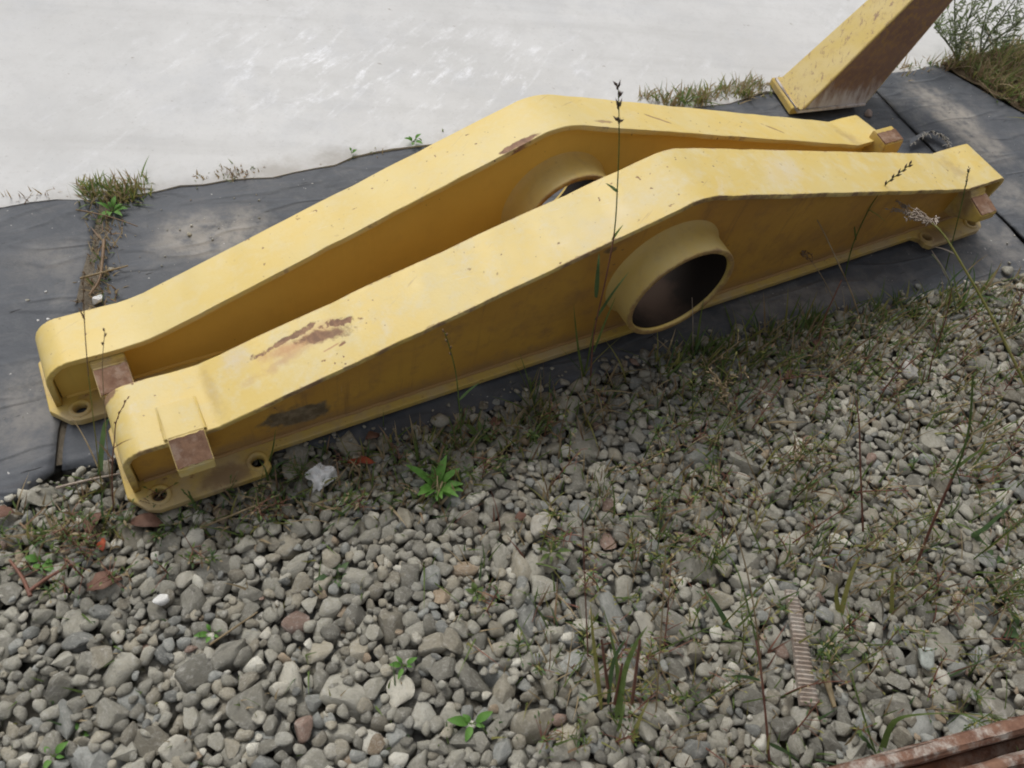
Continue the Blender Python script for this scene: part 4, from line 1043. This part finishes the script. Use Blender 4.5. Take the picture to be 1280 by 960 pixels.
blade_plant('fresh green grass clump under the left bolt tab', (335, 600), [([(335, 600), (330, 580), (322, 566)], .006, GREEN), ([(335, 600), (350, 585), (378, 578)], .010, DARK), ([(335, 600), (345, 575), (350, 560)], .007, GREEN), ([(335, 600), (360, 598), (385, 604)], .008, GREEN), ([(335, 600), (320, 610), (310, 628)], .006, YEL)])

def rosette(label, x, y, n, ln, wd, col=LEAF, name='small_weed', up=.5, cat='weed'):
    b = onto(x, y); b[2] += .006; pr = []; st = MB()
    for i in range(n):
        az = i*2.4+random.uniform(-.3, .3); f = .45+.55*(i/n); d = np.array([math.cos(az), math.sin(az), up*random.uniform(.4, 1.3)])
        s_ = b+d*ln*.25*random.uniform(.3, 1.1); st.tube([b, s_], .0012, .0010, GREEN, 4)
        lf = MB(); pr.append(('leaf', lf)); lf.leaf(s_, d, (0, 0, 1), ln*f*random.uniform(.8, 1.15), wd*f, col, .3)
    return finish(b, name, label, cat, pr+[('stem', st)])
rosette('bright green leafy rosette in the middle gravel below the nearer beam', 545, 610, 22, .060, .019, LEAF, up=.9)
rosette('pale green spreading weed in the gravel left of centre', 420, 718, 8, .042, .020, DARK, up=.4)
rosette('small three leaved green seedling in the near middle gravel', 590, 905, 5, .040, .020, LEAF, up=.5)
rosette('green seedling among pale stones at lower left', 265, 792, 5, .026, .013, LEAF)
rosette('tiny green seedling among stones below the leafy rosette', 505, 832, 5, .030, .013, LEAF)
rosette('round leaved green weed at the far left of the gravel', 50, 700, 6, .034, .020, LEAF, up=.5)
rosette('faint green weed by the pale stone in the centre gravel', 595, 742, 7, .026, .013, GREEN)
rosette('green weed with broad leaves in the right gravel', 1030, 545, 6, .034, .022, DARK, up=.5)
rosette('small fresh weed by the bottom left corner', 65, 945, 4, .026, .015, LEAF)
rosette('yellowish seedling low in the left gravel', 98, 915, 4, .024, .013, LEAF)
rosette('low green weed left of the bright clump', 690, 690, 9, .036, .011, GREEN, up=.7)
rosette('green weed under the nearer beam beside dry leaves', 600, 545, 10, .036, .013, GREEN, up=.8)
rosette('green leaf sprout at the seam between the mats', 140, 262, 9, .040, .016, LEAF, up=.8)
rosette('small green leaf sprout at the slab edge', 516, 176, 6, .030, .016, LEAF, up=.9)
rosette('tiny green sprout on the slab edge left of the beams', 440, 190, 4, .018, .012, LEAF, up=1.0)
rosette('dark green weed clump beside the end of the box beam', 855, 128, 13, .060, .010, GREEN, up=1.1)
rosette('broad green leaf lying beside the brown leaves at left', 158, 716, 2, .040, .034, DARK, up=.3)
rosette('right edge weed with broad dark leaves', 1275, 790, 6, .060, .030, DARK, up=.5)

def shrub(label, base, stems):
    st, lf = MB(), MB(); b0 = wall_pts(base, [], -.005)[0]
    n = np.array([b0[0], b0[1], 0]); n /= np.linalg.norm(n); lat = np.array([n[1], -n[0], 0])
    for P in stems:
        C_ = bez(wall_pts(base, P, -.005)); ph = random.gauss(0, .10); C_ = [p+n*ph*(i/len(C_)) for i, p in enumerate(C_)]
        st.tube(C_, .0045, .002, SAGE, 5)
        for i in range(3, len(C_)):
            for j in range(3):
                p = C_[i]+(C_[i-1]-C_[i])*random.random(); d = np.array([0, 0, .9])+lat*random.gauss(0, .8)+n*random.gauss(0, .8); e = p+d*random.uniform(.03, .075)
                st.tube([p, e], .0014, .0008, SAGE, 4)
                for k in range(5):
                    q = p+(e-p)*random.uniform(.2, 1); dd = d+np.array([random.gauss(0, .7) for _ in range(3)])
                    lf.leaf(q, dd, (random.gauss(0, 1), random.gauss(0, 1), 1), random.uniform(.016, .032), .0065, random.choice([SAGE, SAGE, GREEN]), .2, 2)
    return finish(b0, 'weed_bush', label, 'weed', [('stem', st), ('foliage', lf)])
shrub('tall sage green weed standing right beside the box beam', (1198, 76), [[(1196, 50), (1196, 20), (1198, -20)], [(1203, 50), (1212, 20), (1226, -15)], [(1192, 55), (1184, 35), (1178, 20)]])
shrub('sage green weed leaning over the slab at the far right corner', (1226, 68), [[(1236, 45), (1254, 20), (1275, -10)], [(1244, 50), (1268, 34), (1292, 12)], [(1228, 40), (1236, 10)]])

# dead leaves, twigs, scraps
def dead(label, x, y, ln, wd, mat_, rot=None, group='dead leaves on the gravel'):
    b = onto(x, y); b[2] += .020; a = random.uniform(0, 6.28) if rot is None else rot; mb = MB()
    d = np.array([math.cos(a), math.sin(a), .12]); mb.leaf(b-d*ln*.5, d, (random.gauss(0, .25), random.gauss(0, .25), 1), ln, wd, 0, .18, 6)
    mb.v = [(p-b[0]+random.gauss(0, .001), q-b[1]+random.gauss(0, .001), r-b[2]+random.gauss(0, .002)) for p, q, r in mb.v]
    o = mb.build('dead_leaf', [mat_]); o.location = b; tag(o, label, 'leaf', group)
    sm = o.modifiers.new('thick', 'SOLIDIFY'); sm.thickness = .0006
dead('large brown dead leaf on the stones left of the green leaf', 132, 730, .060, .040, L_DEAD, .6)
dead('brown dead leaf below the left bolt tab', 185, 655, .060, .034, L_DEAD, .1)
dead('brown dead leaf under the left end of the mat', 118, 655, .045, .034, L_DEAD, 1.4)
dead('small bright red orange leaf in the left gravel', 130, 684, .026, .014, L_RED, 2.0)
dead('red brown leaf beside the crumpled white scrap', 452, 580, .060, .018, L_RED, .2)
dead('brown dead leaf at the mat edge below the nearer beam', 466, 548, .030, .022, L_DEAD, .5)
dead('dark red leaf at the mat edge under the beam', 620, 530, .030, .024, L_DEAD, 1.0)
dead('brown leaf at the mat edge right of the hub', 1020, 432, .034, .026, L_DEAD, 1.2)
dead('reddish dead leaf at the far left edge', 6, 645, .040, .030, L_DEAD, .4)
dead('curled brown leaf in the gravel by the centre pebble', 650, 648, .024, .018, L_DEAD, .4)
dead('curled straw brown leaf among the right weeds', 985, 470, .040, .020, L_DEAD, .9)
def twig(label, pts, r, col, z=.012):
    P = [gp(x, y, z) for x, y in pts]; mb = MB(); mb.tube(bez(P), r, r*.6, 0, 6); b = P[0]
    mb.v = [(p-b[0], q-b[1], s_-b[2]) for p, q, s_ in mb.v]; o = mb.build('twig', [PM[col]]); o.location = b; tag(o, label, 'twig')
twig('red brown twig lying at the far left of the gravel', [(38, 745), (28, 722), (12, 700)], .004, RED)
twig('long red twig lying across the left gravel', [(35, 740), (60, 722), (90, 705)], .004, RED)
twig('straw coloured twig across the mat seam', [(100, 348), (130, 340), (160, 332)], .003, DRY, .006)
twig('brown root lying in the mat seam', [(130, 300), (128, 325), (124, 350), (112, 368)], .004, BRN, .004)
twig('thin brown twig across the upper mat seam', [(95, 262), (125, 268), (150, 275), (172, 283)], .002, BRN, .006)
twig('pale straw stem lying left of the nearer beam', [(70, 610), (110, 600), (150, 592)], .003, FLUFF, .012)
twig('dry straw stem lying before the left bolt tab', [(250, 660), (300, 640), (350, 618)], .0025, DRY, .016)
twig('thin straw stem lying in the left gravel', [(262, 806), (300, 780), (322, 765)], .0022, DRY, .016)
twig('pale wood splinter right of the ribbed strip', [(1032, 848), (1038, 866), (1043, 884)], .007, DRY, .012)

# crumpled white scrap: a thin sheet folded up on itself
r = np.random.default_rng(4); K = r.normal(0, 1, (9, 2)); K /= np.linalg.norm(K, axis=1)[:, None]; ph = r.uniform(-1, 1, 9)
bm = bmesh.new(); NG = 26; G = []
for i in range(NG):
    row = []
    for j in range(NG):
        a = np.array([i/(NG-1)-.5, j/(NG-1)-.5]); z = 0
        for k in range(9): z += abs(((a@K[k])*3.1+ph[k]) % 1.0-.5)*.009
        rim = .035*abs(a[0])*math.sin(7*a[1]+2)
        row.append(bm.verts.new((a[0]*.062*(1-.45*a[1])+rim*.3+r.normal(0, .0009), a[1]*.050+r.normal(0, .0006), z+rim*.8-.02-(.5*a[0]**2)*.06)))
    G.append(row)
for i in range(NG-1):
    for j in range(NG-1): bm.faces.new((G[i][j], G[i+1][j], G[i+1][j+1], G[i][j+1]))
M_PAPER = m_plant('white_scrap', (.82, .82, .81), (.86, .86, .85), .1, .8, 40)
o = bm_obj('crumpled_paper', bm, M_PAPER, None, True); b = onto(402, 600); o.location = b+np.array([0, 0, .030]); o.rotation_euler = (.35, -.15, .9); o.scale = (.85, .95, .9)
o.modifiers.new('thick', 'SOLIDIFY').thickness = .0008
tag(o, 'crumpled white scrap of paper at the mat edge', 'paper')
# ribbed strip
A, B = gp(988, 738, .003), gp(1013, 882, .009); d = B-A; ln = np.linalg.norm(d); d /= ln; sd = np.cross(d, [0, 0, 1]); sd /= np.linalg.norm(sd)
root = empty('ribbed_strip', tuple(A)); tag(root, 'pale ribbed strip lying in the right gravel', 'strip')
NB = 27
M_STRIP = m_rust('strip_face', (.24, .19, .155), (.37, .32, .275), .8, 3, grey=(.45, .42, .38))
body = bmesh.new(); rows = []
for i in range(NB*2+1):
    f = i/(NB*2); wd = .0165*(.72+.42*f)+random.gauss(0, .0003); p = d*(ln*f)+np.array([0, 0, .004*math.sin(f*5)]); hgt = .0035+.0042*(i % 2)
    rows.append([body.verts.new(tuple(p+sd*wd*a+np.array([0, 0, b]))) for a, b in ((-1, -.006), (-1, hgt-.002), (-.7, hgt), (.7, hgt), (1, hgt-.002), (1, -.006))])
for a, b in zip(rows, rows[1:]):
    for i in range(6): body.faces.new((a[i], a[(i+1) % 6], b[(i+1) % 6], b[i]))
body.faces.new(rows[0]); body.faces.new(rows[-1][::-1]); bm_obj('strip_body', body, M_STRIP, root, False)
# loose pebbles on the left mat and by the box beam
def pebble(label, x, y, r, col, z=None):
    me = big_me[random.randrange(NV)].copy(); o = bpy.data.objects.new('pebble', me); COL.objects.link(o)
    b = gp(x, y, 0); b[2] = float(bed_z(b[0], b[1]))+r*.5 if z is None else z
    o.location = b; o.scale = (r, r*.8, r*.6); o.rotation_euler = (0, 0, random.uniform(0, 6)); o.color = (*col, 1); tag(o, label, 'pebble')
pebble('white pebble lying in the mat seam above the beam end', 122, 372, .016, (.62, .62, .62))
pebble('small white chip on the left mat, nearer the beam corner', 58, 395, .0042, (.8, .8, .8))
pebble('small white chip on the left mat, farther from the beam corner', 45, 396, .0035, (.8, .8, .8))
pebble('tiny white chip on the left mat below the seam weeds', 55, 360, .0035, (.7, .7, .7))
pebble('pinkish pebble on the mat beside the box beam', 1087, 140, .018, (.36, .28, .25))
pebble('large pale flat stone in the centre gravel', 676, 658, .030, (.38, .36, .31), .004)
pebble('smooth pale green stone in the right gravel', 1153, 825, .024, (.42, .46, .43), .010)
pebble('white stone at the mat edge in the right gravel', 1135, 466, .028, (.45, .44, .42), .008)
pebble('small bright white stone in the left gravel', 203, 753, .014, (.72, .72, .70), .012)
